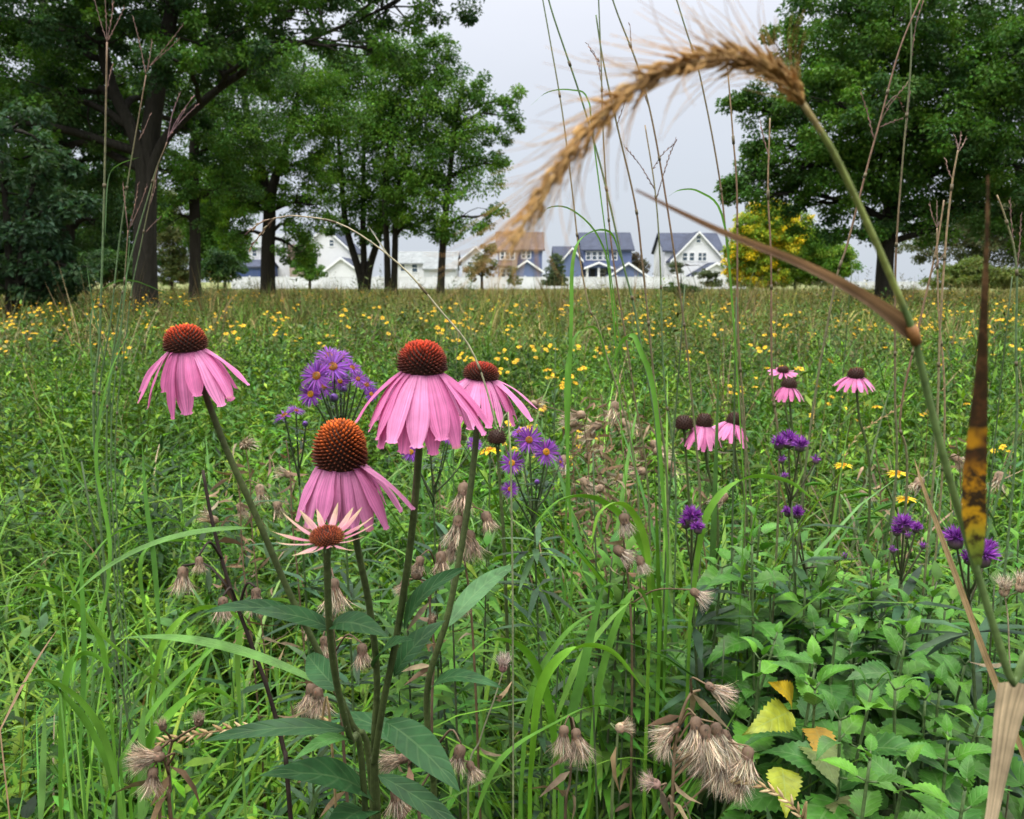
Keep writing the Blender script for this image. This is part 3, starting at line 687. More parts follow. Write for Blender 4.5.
def weeds(mb, n, y0, y1, h0, h1, nl, L, W, cols, detail, p=1.0, keep=None, stem=True, sd=1, lo=.0, hi=1.0):
    X, Y = wedge(n, y0, y1, extra=.9, p=p)
    fm = fbm(X, Y, 9.0 / (1 + .3 * y0), sd + 20); k = (fm >= lo) & (fm <= hi); X, Y = X[k], Y[k]
    if keep is not None:
        k = keep(X, Y); X, Y = X[k], Y[k]
    n = len(X)
    h = (h0 + (h1 - h0) * rng.random(n)) * (.45 + 1.1 * fbm(X, Y, 7.0 / (1 + .25 * y0), sd))
    az = rng.random(n) * 6.283; lean = rng.normal(size=(n, 2)) * .16
    pc = pick(cols, n) * (.5 + .85 * fbm(X, Y, 5.0 / (1 + .25 * y0), sd + 50))[:, None]
    f = np.linspace(.18, 1, nl)[None, :] + rng.normal(size=(n, nl)) * .03
    hh = h[:, None] * f
    P = np.stack([X[:, None] + lean[:, :1] * hh, Y[:, None] + lean[:, 1:] * hh, hh], -1)
    a = az[:, None] + np.arange(nl)[None, :] * 2.4 + rng.normal(size=(n, nl)) * .3
    el = .15 + .75 * f ** 3 + rng.normal(size=(n, nl)) * .25
    D = np.stack([np.cos(a) * np.cos(el), np.sin(a) * np.cos(el), np.sin(el)], -1)
    U = nrm(np.stack([-np.cos(a) * np.sin(el), -np.sin(a) * np.sin(el), np.cos(el)], -1) + rng.normal(size=(n, nl, 3)) * .25)
    Ls = L * (.6 + .7 * rng.random((n, nl))) * (1.15 - .55 * f ** 2)
    c = np.repeat(pc[:, None, :], nl, 1) * (.6 + .75 * rng.random((n, nl, 1)))
    leaves_many(mb, P.reshape(-1, 3), D.reshape(-1, 3), U.reshape(-1, 3), Ls.ravel(), Ls.ravel() * (W / L), c.reshape(-1, 3), detail)
    if stem:
        blades_many(mb, np.stack([X, Y, np.zeros(n)], -1), np.arctan2(lean[:, 1], lean[:, 0]), h * 1.02, np.full(n, .0028 if detail else .005), np.hypot(lean[:, 0], lean[:, 1]), np.zeros(n), 2, pc * [1.0, .75, .8], taper=6)

def grass(mb, n, y0, y1, L0, L1, W, cols, K, across, p=1.0, bend=(.6, 1.9), keep=None, half=.66, extra=.9, tuft=0):
    X, Y = wedge(n, y0, y1, half, extra, p)
    if tuft:
        k = rng.integers(0, max(1, n // tuft), n); X, Y = X[k] + rng.normal(size=n) * .035, Y[k] + rng.normal(size=n) * .035
    if keep is not None:
        k = keep(X, Y); X, Y = X[k], Y[k]
    n = len(X)
    L = (L0 + (L1 - L0) * rng.random(n)) * (.5 + .9 * fbm(X, Y, 4.0 / (1 + .2 * y0), int(y0 * 10)))
    blades_many(mb, np.stack([X, Y, np.zeros(n)], -1), rng.random(n) * 6.283, L, W * (.6 + .7 * rng.random(n)), np.abs(rng.normal(size=n)) * .38, bend[0] + (bend[1] - bend[0]) * rng.random(n), K, pick(cols, n), across, tw=.5)

# close ground cover: small leafy weeds
mb = MB()
YGN = [(.145, .320, .016), (.115, .275, .014), (.18, .34, .022)]
weeds(mb, 2100, .62, 2.5, .20, .42, 20, .050, .013, GR, True, sd=1, lo=.5)
weeds(mb, 2600, .62, 2.6, .12, .34, 26, .030, .012, YGN, True, sd=2, lo=.48)
weeds(mb, 800, .7, 3.0, .26, .48, 20, .080, .014, [(.045, .13, .028), (.06, .155, .026)], True, sd=3, lo=.54)
weeds(mb, 500, .7, 3.0, .18, .34, 10, .055, .028, [(.045, .125, .02), (.06, .15, .02), (.04, .11, .03)], True, sd=4, lo=.54)
tag(mb.build('ground_cover', M_WEED), 'dense low leafy weeds covering the near meadow', 'ground cover', kind='stuff')
mb = MB()
weeds(mb, 7000, 2.3, 7.5, .20, .50, 15, .075, .022, GR, False, sd=5, lo=.34)
weeds(mb, 4000, 2.3, 8.5, .20, .42, 16, .050, .024, YGN, False, sd=6, lo=.5)
weeds(mb, 1500, 2.3, 9, .35, .62, 16, .075, .016, [(.05, .13, .035), (.04, .11, .025)], False, sd=7, lo=.5)
weeds(mb, 10000, 7, 24, .25, .60, 11, .10, .04, [(.075, .17, .018), (.055, .13, .018), (.11, .17, .03), (.15, .16, .04), (.09, .20, .02)], False, .85, sd=8, lo=.36)
tag(mb.build('ground_cover', M_WEED), 'leafy green growth over the middle of the meadow', 'ground cover', kind='stuff')
# grasses
mb = MB()
clear = lambda X, Y: ~((np.abs(X + .05) < .22) & (Y < .95)) & ~((X > .22) & (Y < .85))
grass(mb, 4600, .72, 2.6, .32, .64, .0080, GR, 7, 3, bend=(.9, 2.4), keep=clear, tuft=11)
WB = [(.105, .275, .016), (.060, .185, .014), (.165, .345, .028), (.048, .150, .016), (.15, .30, .06)]
grass(mb, 2700, .66, 2.8, .34, .68, .0120, WB, 9, 3, bend=(1.0, 2.6), keep=clear, tuft=5)
grass(mb, 450, .62, 1.6, .30, .52, .015, WB, 9, 3, bend=(1.0, 2.4), keep=clear)
grass(mb, 300, .75, 3.0, .25, .55, .005, [(.36, .26, .13), (.28, .19, .09), (.20, .19, .06)], 6, 2, bend=(.8, 2.2), keep=clear)
tag(mb.build('meadow_grass', M_GRASS), 'arching green grass blades of the near meadow', 'grass', kind='stuff')
mb = MB()
grass(mb, 11000, 2.4, 8, .32, .68, .008, GR + [(.10, .17, .035)], 5, 2, tuft=10, bend=(.6, 2.2), keep=lambda X, Y: rng.random(len(X)) < np.where(X / Y < -.08, .35, 1.0))
grass(mb, 2600, 2.0, 9, .45, .85, .005, [(.36, .27, .14), (.28, .21, .10), (.16, .12, .06)], 4, 2, bend=(.1, .9), tuft=5, keep=lambda X, Y: (fbm(X, Y, 1.2, 91) > .45) & (rng.random(len(X)) < np.where(X / Y < -.08, .45, 1.0)))
tag(mb.build('meadow_grass', M_GRASS), 'green and straw grass of the middle meadow', 'grass', kind='stuff')
mb = MB()
OL = [(.15, .19, .035), (.20, .20, .06), (.11, .16, .03), (.30, .24, .10), (.19, .19, .05)]
grass(mb, 11000, 6.5, 24, .4, .82, .016, [(.085, .20, .022), (.12, .21, .03)], 3, 2, .85, tuft=8, extra=2)
grass(mb, 26000, 8.5, 26, .4, .80, .016, OL + [(.06, .115, .02)], 3, 2, .85, tuft=8, extra=2)
grass(mb, 52000, 22, 58, .35, .78, .035, OL, 2, 2, .8, bend=(.2, 1.0), tuft=7, extra=3)
grass(mb, 9000, 12, 55, .75, 1.35, .02, [(.10, .12, .035), (.16, .14, .05), (.08, .10, .03), (.17, .12, .06)], 3, 2, .8, bend=(.1, .9), tuft=14, extra=3, keep=lambda X, Y: fbm(X, Y, .35, 77) > .55)
grass(mb, 9000, 8, 45, .55, 1.05, .012, [(.25, .19, .10), (.17, .12, .06), (.12, .08, .045)], 2, 2, .8, bend=(.1, .6), tuft=5, extra=3)
weeds(mb, 900, 16, 52, .6, 1.15, 18, .20, .055, [(.085, .14, .03), (.13, .16, .04), (.06, .12, .025), (.2, .17, .06)], False, .8, sd=9, lo=.55)
weeds(mb, 260, 10, 30, .7, 1.15, 16, .10, .03, [(.12, .085, .04), (.06, .085, .025), (.16, .12, .06)], False, .8, sd=10, lo=.5)
tag(mb.build('meadow_grass', M_FAR), 'olive and tan grass of the far meadow', 'grass', kind='stuff')
mb = MB()
grass(mb, 36000, 56, 106, .05, .22, .06, [(.20, .20, .09), (.24, .22, .12), (.15, .18, .06)], 2, 2, .8, bend=(.2, 1.2), extra=4)
tag(mb.build('lawn_grass', M_FAR), 'short pale lawn grass before the white fence', 'grass', kind='stuff')

# ------------------------------------------------------------------ coneflowers
STEMG = (.055, .075, .025)
def cone_head(org, axis, R, Hc, top, low, ns=230, parent=None, origin=None):
    mb = MB(); axis = nrm(axis); a = np.array([1.0, 0, 0]); u = nrm(np.cross(axis, a)); w = np.cross(axis, u)
    prof = []
    for k in range(9):
        ph = math.pi * .5 * (1.12 - k / 8 * 1.12) if k < 8 else 0.0
        prof.append((R * .93 * math.sin(ph) ** .8 if k < 8 else .0005, Hc * math.cos(ph) * .93 + (0 if k else -.0), (.028, .012, .008)))
    lathe(mb, org, axis, prof, 20)
    gph = math.radians(137.508)
    for k in range(ns):
        x = (k + .5) / ns; ph = math.acos(1 - x * 1.16); th = k * gph
        rr = math.sin(ph) ** .8 if ph < math.pi / 2 else math.sin(ph); p = np.asarray(org) + (u * math.cos(th) + w * math.sin(th)) * R * .92 * rr + axis * Hc * .92 * math.cos(ph)
        nn = nrm((u * math.cos(th) + w * math.sin(th)) * math.sin(ph) / R * Hc + axis * (math.cos(ph) + .35))
        f = max(0, math.cos(ph)) ** (1.5 if ns < 320 else 1.1); tip = np.array(top) * f + np.array(low) * (1 - f)
        tip = tip * (.55 + .7 * random.random())
        s = R * (.05 + .02 * random.random()) * (1 + .45 * f); ln = R * (.20 + .06 * random.random()) * (.75 + .5 * math.sin(ph))
        e1 = nrm(np.cross(nn, axis + [.01, .02, 0])); e2 = np.cross(nn, e1)
        V = [p + e1 * s, p + e2 * s, p - e1 * s, p - e2 * s, p + nn * ln * .55 + e1 * s * .7, p + nn * ln * .55 + e2 * s * .7, p + nn * ln * .55 - e1 * s * .7, p + nn * ln * .55 - e2 * s * .7, p + nn * ln]
        q = [[i, (i + 1) % 4, 4 + (i + 1) % 4, 4 + i] for i in range(4)]; t = [[4 + i, 4 + (i + 1) % 4, 8] for i in range(4)]
        dk = np.array([.035, .013, .008]); cm = dk * .2 + tip * .8 if ns < 320 else dk * .4 + tip * .6
        mb.add(V, q, t, np.array([dk] * 4 + [cm] * 4 + [tip]))
    return mb.build('flower_head', M_CONE, parent, origin)

PINKS = [(.60, .165, .35), (.63, .19, .39), (.56, .14, .32), (.66, .23, .43)]
def coneflower(label, head, Rpx, Hpx, Y, petals, stem, leaves, axis=(0, 0, 1), top=(.55, .085, .02), low=(.10, .03, .015), pinks=PINKS, ns=230, sr=.0024, base=None, name='coneflower', group='coneflowers in the meadow', tipc=None):
    """head: photo position of the cone's base centre; petals: (azimuth deg, length m, width m, droop deg)"""
    c = PY(head[0], head[1], Y); s = Y / F * 1.0
    R, Hc = Rpx * s * .93, Hpx * s * .86
    P = [c + nrm(axis) * -.002] + [PY(a, b, yy) for a, b, yy in stem]
    b0 = P[-1].copy() + ([.02, .02, 0]); b0[2] = 0.0
    if base is not None: b0 = np.asarray(base, float)
    o = thing(name, b0, label, 'flower', group); g = np.array(o.location)
    P.append(P[-1] * .35 + b0 * .65 + [0.0, 0, 0]); P.append(b0)
    Q = catmull(P[::-1], 40); mb = MB()
    rr = np.linspace(sr * 1.15, sr * .9, 40); rr[-3:] *= [1.05, 1.25, 1.7]
    cc = np.array([(.055, .075, .022)]) * np.ones((40, 1)) * (.8 + .4 * rng.random((40, 1)))
    tube(mb, Q, rr, 8, cc)
    # stiff hairs on the stem
    n = 420 if Y < 1 else 40; i = rng.integers(8, 39, n); ff = rng.random(n)[:, None]; B = Q[i] * (1 - ff) + Q[np.minimum(i + 1, 39)] * ff
    leaves_many(mb, B, nrm(rng.normal(size=(n, 3)) + [0, 0, .2]), nrm(rng.normal(size=(n, 3))), sr * 1.75, .00035, (.11, .13, .06), False)
    mb.build('stem', M_STEM, o, g)
    hd = cone_head(c, axis, R, Hc, top, low, ns, o, g)
    ax = nrm(axis); e1 = nrm(np.cross(ax, [0, 1.0, 0])); e1 = nrm(np.cross([0, 1, 0], ax)); e2 = np.cross(ax, e1)   # e1 right, e2 away
    for (az, L, W, dr) in petals:
        az = math.radians(az); dr = math.radians(dr + random.gauss(0, 3.5))
        out = e1 * math.cos(az) + e2 * math.sin(az)
        b = c + out * R * .78 - ax * R * .10; W = W * .92
        d = out * math.cos(dr) - ax * math.sin(dr)
        mbp = MB(); pc = np.array(random.choice(pinks)); 
        col = np.array([pc * .85, pc, pc * 1.05, pc * 1.12 + .02]) if tipc is None else np.array([pc * .9, pc, np.array(tipc) * .5 + pc * .5, np.array(tipc)])
        if tipc is None and random.random() < .3: col = np.vstack([np.repeat(col, 3, axis=0)[:-1], [(.42, .20, .16)]])
        leaf(mbp, b, b + d * L, W, arch=.075 if dr > .2 else -.03, up=out * math.sin(dr) + ax * math.cos(dr), fold=-.22, prof='petal' if tipc is None else 'lance', n=13, m=7, c=col, wave=.04, roll=rng.normal() * .22)
        mbp.build('petal', M_PETAL, hd, g)
    mb = MB()  # bracts under the head
    for k in range(14):
        th = k * 2.4; out = e1 * math.cos(th) + e2 * math.sin(th); b = c - ax * R * .2 + out * R * .35
        leaf(mb, b, b + (out * .8 - ax * .55) * R * .75, R * .22, .1, ax, prof='lance', n=5, m=3, c=(.06, .11, .035))
    mb.build('bracts', M_CLEAF, hd, g)
    for lf in leaves:
        (bx, by, bY), (tx, ty, tY), W, arch, up = lf[:5]; W = W * .76; col = lf[5] if len(lf) > 5 else (.020, .066, .020)
        mb = MB(); leaf(mb, PY(bx, by, bY), PY(tx, ty, tY), W, arch, up, .22, 'lance', 17, 7, c=np.array(col) * (.9 + .2 * random.random()), wave=.03)
        mb.build('leaf', M_CLEAF, o, g)
    return o

def auto_petals(n, L, W, dr, jit=6, skip=()):
    out = []
    for k in range(n):
        if k in skip: continue
        out.append((k * 360 / n + random.uniform(-jit, jit) , L * random.uniform(.9, 1.06), W * random.uniform(.88, 1.1), dr + random.uniform(-6, 6)))
    return out
BASE = np.array([-.115, .62, 0.0])
pa = [(178, .041, .0115, 54), (196, .043, .0125, 58), (212, .043, .011, 64), (250, .046, .0110, 78), (276, .043, .0140, 82), (300, .032, .012, 74), (326, .043, .0125, 60), (350, .041, .013, 54), (8, .040, .012, 50), (40, .04, .012, 55), (75, .038, .012, 65), (110, .04, .012, 65), (145, .042, .012, 58), (338, .040, .011, 54)]
coneflower('leftmost pink coneflower with flat orange-red cone, drooping gappy petals and leaning stem', (186, 346), 20.5, 24, .52, pa,
           [(197, 372, .522), (225, 446, .53), (258, 520, .54), (288, 590, .55), (320, 655, .56), (352, 725, .575), (372, 790, .59)],
           [((252, 528, .54), (60, 612, .52), .010, .14, (0, -.3, 1), (.07, .16, .03)), ((305, 622, .555), (205, 612, .50), .022, .10, (0, -.5, 1)), ((333, 690, .565), (110, 640, .62), .012, .1, (0, -.3, 1), (.07, .16, .03))],
           axis=(-.03, -.10, 1), top=(.60, .055, .010), low=(.06, .02, .01), base=BASE)
pb = []
for k in range(17):
    az = 150 + k * 17.5; pb.append((az + random.uniform(-5, 5), .042 * random.uniform(.85, 1.08), .0125 * random.uniform(.85, 1.15), 73 + random.uniform(-6, 6)))
pb += [(-14, .049, .0135, 42), (5, .046, .013, 50), (-32, .048, .013, 56), (-40, .045, .012, 64), (30, .042, .012, 60), (70, .04, .012, 70), (110, .04, .012, 70), (-28, .043, .011, 56)]
coneflower('pink coneflower with the tallest domed orange cone and limp hanging petals', (340, 458), 26.5, 47, .50, pb,
           [(349, 492, .505), (357, 545, .515), (370, 610, .53), (377, 680, .55), (374, 745, .565), (377, 800, .575)],
           [((376, 668, .55), (415, 640, .5), .02, .1, (0, -.6, 1))],
           axis=(.06, -.12, 1), top=(.66, .125, .010), low=(.09, .022, .010), base=BASE + [.01, .01, 0], pinks=[(.50, .15, .31), (.54, .18, .35), (.57, .20, .37)], ns=380)
pc_ = [(k * 22.5 + random.uniform(-4, 4) + 4, .046 * random.uniform(.93, 1.06), .0145 * random.uniform(.9, 1.08), 58 + random.uniform(-5, 5)) for k in range(16)]
pc_ += [(a, .046, .013, 47) for a in (-8, 184)]
pc_ += [(a, .050, .0135, 68) for a in (258, 292, 226)]
coneflower('tallest centre pink coneflower with full skirt of petals and red-brown cone', (422, 367), 24, 30, .47, pc_,
           [(421, 400, .475), (419, 450, .485), (411, 540, .505), (396, 640, .53), (383, 705, .55), (375, 760, .565), (374, 805, .575)],
           [((404, 632, .525), (466, 568, .50), .027, .12, (-.5, -.5, .9)), ((394, 676, .54), (446, 620, .55), .026, .10, (-.4, -.5, .9)), ((386, 722, .55), (460, 792, .50), .034, .12, (.1, -.6, 1)), ((378, 775, .56), (470, 840, .53), .022, .1, (0, -.5, 1)), ((372, 800, .56), (258, 776, .47), .036, .10, (.2, -.5, 1)), ((374, 815, .57), (318, 850, .47), .034, .1, (0, -.6, 1))],
           axis=(.05, -.08, 1), top=(.52, .042, .010), low=(.06, .018, .012), base=BASE + [-.008, .012, 0], ns=300)
pd = [(k * 24 + random.uniform(-5, 5), .050 * random.uniform(.92, 1.06), .0125 * random.uniform(.9, 1.1), 52 + random.uniform(-6, 6)) for k in range(15)] + [(-12, .054, .0125, 38), (8, .052, .012, 40)]
coneflower('pink coneflower tucked behind the tallest one, flat dark red cone', (481, 376), 17.5, 15, .72, pd,
           [(478, 410, .72), (475, 450, .72), (466, 520, .72), (448, 615, .72), (427, 690, .73), (432, 770, .74), (434, 812, .75)],
           [((444, 630, .72), (520, 565, .85), .028, .1, (0, -.5, 1), (.06, .14, .05)), ((430, 690, .73), (502, 688, .66), .024, .14, (0, -.5, 1)), ((434, 760, .74), (330, 715, .85), .03, .1, (0, -.5, 1))],
           axis=(.08, -.05, 1), top=(.34, .026, .010), low=(.06, .02, .01), base=BASE + [.03, .12, 0], sr=.0030)
pe = []
for k in range(15):
    pe.append((k * 24 + random.uniform(-7, 7), .0245 * random.uniform(.8, 1.15), .0042, -20 + random.uniform(-14, 10)))
coneflower('small young coneflower with narrow pale cream-pink petals held out flat', (327, 538), 17.5, 10, .44, pe,
           [(327, 558, .442), (329, 620, .455), (336, 680, .48), (350, 738, .51), (364, 790, .54)],
           [((333, 630, .465), (250, 612, .45), .017, .12, (.1, -.6, 1)), ((331, 626, .46), (388, 637, .43), .021, .14, (0, -.6, 1)), ((338, 690, .485), (308, 655, .53), .022, .1, (-.5, -.4, .8)), ((352, 742, .51), (292, 762, .45), .015, .12, (0, -.6, 1), (.05, .14, .03)), ((348, 730, .505), (202, 742, .50), .017, .10, (0, -.6, 1))],
           axis=(.02, -.22, 1), top=(.22, .035, .012), low=(.20, .06, .02), tipc=(.52, .42, .22), pinks=[(.50, .19, .25), (.52, .25, .28), (.48, .16, .24)], base=BASE + [.004, -.02, 0], sr=.0022)
# coneflowers farther off
for (lab, hx, hy, R, Hp, Yq, L, W, dr, ax, top) in (
    ('distant pink coneflower standing clear at the right, dark cone', 856, 376, 8.5, 10, 1.45, .036, .0115, 42, (0, -.1, 1), (.17, .02, .012)),
    ('distant pink coneflower with petals folded down under a black cone', 789, 386, 8, 10, 1.6, .036, .012, 58, (.1, 0, 1), (.07, .025, .02)),
    ('distant coneflower with petals spread flat, just above another', 783, 371, 6, 6, 1.95, .028, .010, 8, (0, -.2, 1), (.17, .02, .012)),
    ('faded pink coneflower behind the tall grass, left of a pair', 704, 424, 9, 13, 1.25, .044, .0125, 62, (.05, 0, 1), (.10, .03, .02)),
    ('faded pink coneflower behind the tall grass, right of a pair', 733, 422, 8, 12, 1.3, .042, .0115, 48, (.25, 0, 1), (.07, .025, .02))):
    coneflower(lab, (hx, hy), R, Hp, Yq, auto_petals(15, L, W, dr), [(hx + 3, hy + 40, Yq), (hx + 14, hy + 110, Yq)], [], axis=ax, top=top, low=(.03, .012, .01), ns=90, sr=.0025)
for (lab, hx, hy, Yq) in (('blackened petal-less coneflower head beside the faded pair', 684, 426, 1.25), ('small brown petal-less coneflower head below the tucked-behind coneflower', 497, 440, 1.0)):
    coneflower(lab, (hx, hy), 10, 13, Yq, [(200, .02, .004, 60), (330, .018, .004, 65)], [(hx + 4, hy + 60, Yq), (hx + 8, hy + 130, Yq)], [], top=(.06, .03, .02), low=(.03, .014, .01), pinks=[(.12, .06, .04)], ns=90, sr=.0022)

# ------------------------------------------------------------------ asters and ironweed
def ray_flower(org, axis, R, nr, col, dcol, parent, origin, cup=.15):
    ax = nrm(axis); e1 = nrm(np.cross(ax, [.3, .9, .2])); e2 = np.cross(ax, e1)
    mb = MB(); th = np.arange(nr) * 6.283 / nr + rng.normal(size=nr) * .08
    out = e1 * np.cos(th)[:, None] + e2 * np.sin(th)[:, None]
    D = nrm(out + ax * (cup + rng.normal(size=(nr, 1)) * .14)); L = R * (.85 + .2 * rng.random(nr))
    leaves_many(mb, org + out * R * .12, D, np.broadcast_to(ax, (nr, 3)) + rng.normal(size=(nr, 3)) * .15, L, R * .115, pick([col], nr), True, droop=.05)
    h = mb.build('flower_head', M_RAY, parent, origin)
    mb = MB(); lathe(mb, org - ax * R * .02, ax, [(R * .25, 0, dcol), (R * .26, R * .08, dcol), (R * .17, R * .15, [d * .85 for d in dcol]), (R * .05, R * .17, [d * .7 for d in dcol])], 12)
    k = 40; t2 = np.arange(k) * 2.4; r2 = R * .24 * np.sqrt((np.arange(k) + .5) / k)
    o2 = e1 * np.cos(t2)[:, None] + e2 * np.sin(t2)[:, None]
    leaves_many(mb, org + o2 * r2[:, None] + ax * R * .1, nrm(ax + o2 * .4), o2, R * .12, R * .06, pick([dcol], k), False)
    mb.build('disc', M_RAY, h, origin)
def aster(label, heads, base, Y, col=(.22, .05, .34)):
    b = GX(base, Y + .05); o = thing('aster', b, label, 'flower', 'purple asters'); g = np.array(o.location)
    pts = [PY(hx, hy, Y + dy) for hx, hy, r, dy, ax, f in heads]; cen = np.mean(pts, 0)
    node = np.array([cen[0] * .8 + b[0] * .2, (cen[1] + b[1]) / 2, cen[2] - .07]); mb = MB()
    main = catmull([b, b * .5 + node * .5 + [.01, 0, 0], node], 16); tube(mb, main, np.linspace(.0019, .0015, 16), 6, (.065, .11, .035))
    for p in pts:
        q = node + (p - node) * .5 + [0, 0, -.012]; tube(mb, catmull([node - [0, 0, .03 * random.random()], q, p - [0, 0, .003]], 8), np.linspace(.0015, .001, 8), 5, (.06, .085, .035))
    mb.build('stem', M_STEM, o, g)
    for p, (hx, hy, r, dy, ax, f) in zip(pts, heads):
        if f: ray_flower(p, ax, r * Y / F * .82, 52, col, (.62, .30, .02) if f == 1 else (.40, .16, .03), o, g)
        else:
            mb = MB(); R = r * Y / F
            lathe(mb, p - np.array([0, 0, R * .8]), ax, [(R * .3, 0, (.05, .10, .03)), (R * .55, R * .5, (.06, .10, .04)), (R * .4, R * 1.0, (.12, .06, .2)), (.0004, R * 1.5, (.2, .07, .4))], 8); mb.build('bud', M_STEM, o, g)
    mb = MB(); n = 80; f = rng.random(n); i = (f * 14).astype(int) + 1; B = main[i] + rng.normal(size=(n, 3)) * .004; a = rng.random(n) * 6.28; el = .2 + rng.normal(size=n) * .3
    leaves_many(mb, B, np.stack([np.cos(a) * np.cos(el), np.sin(a) * np.cos(el), np.sin(el)], -1), np.tile([0, 0, 1.0], (n, 1)), .045 + .03 * rng.random(n), .009, pick([(.055, .13, .05), (.07, .15, .05)], n), True)
    pp = np.array(pts)[rng.integers(0, len(pts), 30)]; tt = .25 + .6 * rng.random((30, 1)); B = node * (1 - tt) + pp * tt; a = rng.random(30) * 6.28
    leaves_many(mb, B, np.stack([np.cos(a), np.sin(a), np.full(30, .35)], -1), np.tile([0, 0, 1.0], (30, 1)), .02, .005, pick([(.06, .13, .05)], 30), True)
    mb.build('leaves', M_WEED, o, g)
fr = (0, -1, .45)
aster('violet aster cluster between the left and centre coneflowers', [(333, 367, 22, 0, (.1, -.8, .6), 2), (317, 376, 20, -.03, (-.2, -.9, .4), 2), (311, 394, 16, -.03, (-.3, -1, .2), 1), (329, 356, 18, .04, (0, -.5, 1), 2), (352, 368, 14, .02, (.6, -.4, .7), 2), (366, 385, 15, .03, (.5, -.4, .6), 2), (371, 394, 10, 0, (.6, -.8, .2), 1), (335, 392, 9, 0, fr, 0), (345, 385, 7, .02, fr, 0), (341, 357, 15, .05, (.2, -.3, 1), 2), (324, 387, 15, .02, (-.1, -.9, .4), 2), (322, 364, 14, .04, (-.3, -.5, 1), 2), (340, 381, 13, .03, (.3, -.9, .3), 1), (358, 379, 11, .0, (.3, -.8, .5), 2)], 352, .95)
aster('two low violet asters seen edge on, left of the tall cone', [(285, 416, 17, 0, (-.5, -.2, .9), 2), (296, 411, 12, .02, (.4, -.1, 1), 2), (306, 420, 6, 0, fr, 0)], 312, .98)
aster('violet aster cluster right of the centre stems, facing the camera', [(529, 440, 18, 0, (.1, -.9, .4), 2), (546, 452, 17, -.02, (.25, -.85, .35), 1), (512, 463, 15, -.03, (-.1, -.95, .3), 1), (510, 489, 11, -.03, (0, -1, .2), 1), (519, 432, 12, .04, (-.4, -.3, 1), 2), (560, 462, 9, .02, (.8, -.4, .3), 2), (537, 478, 6, 0, fr, 0), (552, 445, 10, .03, (.6, -.2, .8), 2)], 535, .92)
aster('violet aster blooms peeping out under the tallest coneflower', [(411, 452, 13, 0, (0, -1, .3), 1), (400, 428, 12, .05, (-.3, -.6, .8), 2), (447, 432, 13, .02, (.5, -.7, .4), 2), (449, 437, 9, 0, (.1, -1, .3), 2), (474, 444, 11, .04, (.3, -.6, .6), 2), (430, 447, 6, 0, fr, 0)], 430, 1.05)

def ironweed(label, heads, base, Y):
    b = GX(base, Y + .06); o = thing('ironweed', b, label, 'flower', 'purple ironweed flowers'); g = np.array(o.location)
    pts = [PY(hx, hy, Y + dy) for hx, hy, r, dy in heads]; cen = np.mean(pts, 0)
    node = np.array([cen[0] * .85 + b[0] * .15, (cen[1] + b[1]) / 2, cen[2] - .06]); mb = MB()
    main = catmull([b, b * .5 + node * .5 + [.008, 0, 0], node], 16); tube(mb, main, np.linspace(.0021, .0017, 16), 6, (.065, .10, .035))
    for p in pts: tube(mb, catmull([node - [0, 0, .02 * random.random()], node * .45 + p * .55 + [0, 0, -.01], p - [0, 0, .004]], 8), np.linspace(.0015, .0011, 8), 5, (.07, .07, .035))
    mb.build('stem', M_STEM, o, g)
    for p, (hx, hy, r, dy) in zip(pts, heads):
        R = r * Y / F; mb = MB()
        lathe(mb, p - np.array([0, 0, R * .95]), (0, 0, 1), [(R * .15, 0, (.06, .09, .03)), (R * .5, R * .2, (.08, .08, .05)), (R * .55, R * .6, (.10, .06, .08)), (R * .4, R * .95, (.14, .04, .2))], 10)
        n = 130 if r > 6 else 24; d = nrm(rng.normal(size=(n, 3)) + [0, -.1, .55]); d[:, 2] = np.abs(d[:, 2]) * .9 - .05
        leaves_many(mb, p + d * R * .15 + [0, 0, -R * .1], d, nrm(rng.normal(size=(n, 3))), R * (.75 + .4 * rng.random(n)), R * .16, pick([(.26, .05, .36), (.20, .04, .30), (.34, .10, .44)], n), True, droop=-.05)
        mb.build('flower_head' if r > 6 else 'bud', M_RAY, o, g)
    mb = MB(); n = 64; i = rng.integers(3, 15, n); B = main[i]; a = rng.random(n) * 6.28; el = .25 + rng.normal(size=n) * .25
    leaves_many(mb, B, np.stack([np.cos(a) * np.cos(el), np.sin(a) * np.cos(el), np.sin(el)], -1), np.tile([0, 0, 1.0], (n, 1)), .06 + .04 * rng.random(n), .013, pick([(.05, .12, .045), (.06, .14, .05)], n), True)
    mb.build('leaves', M_WEED, o, g)
ironweed('purple ironweed with three tufts in a row and small buds below', [(779, 442, 9, 0), (789, 439, 11, .02), (800, 444, 9, -.01), (782, 459, 5, 0), (816, 459, 6, .02), (784, 475, 5, 0)], 800, 1.0)
ironweed('purple ironweed tuft alone beside the tall centre grass', [(692, 516, 12, 0), (698, 527, 8, -.02), (686, 522, 8, .02)], 700, .95)
ironweed('purple ironweed tuft with buds, left of the yellow blotched leaf', [(904, 523, 11, 0), (916, 527, 7, .02), (897, 530, 7, 0), (908, 534, 5, -.02), (923, 545, 5, .02), (893, 549, 5, 0)], 900, .95)
ironweed('round purple ironweed pair directly behind the yellow blotched leaf', [(956, 537, 14, 0), (983, 554, 15, -.02), (969, 557, 9, 0), (990, 545, 8, .03)], 980, .8)
ironweed('low purple ironweed blooms half sunk in leaves near the heart-leaved plants', [(797, 512, 8, 0), (788, 511, 7, .02), (845, 555, 4, 0)], 805, 1.05)

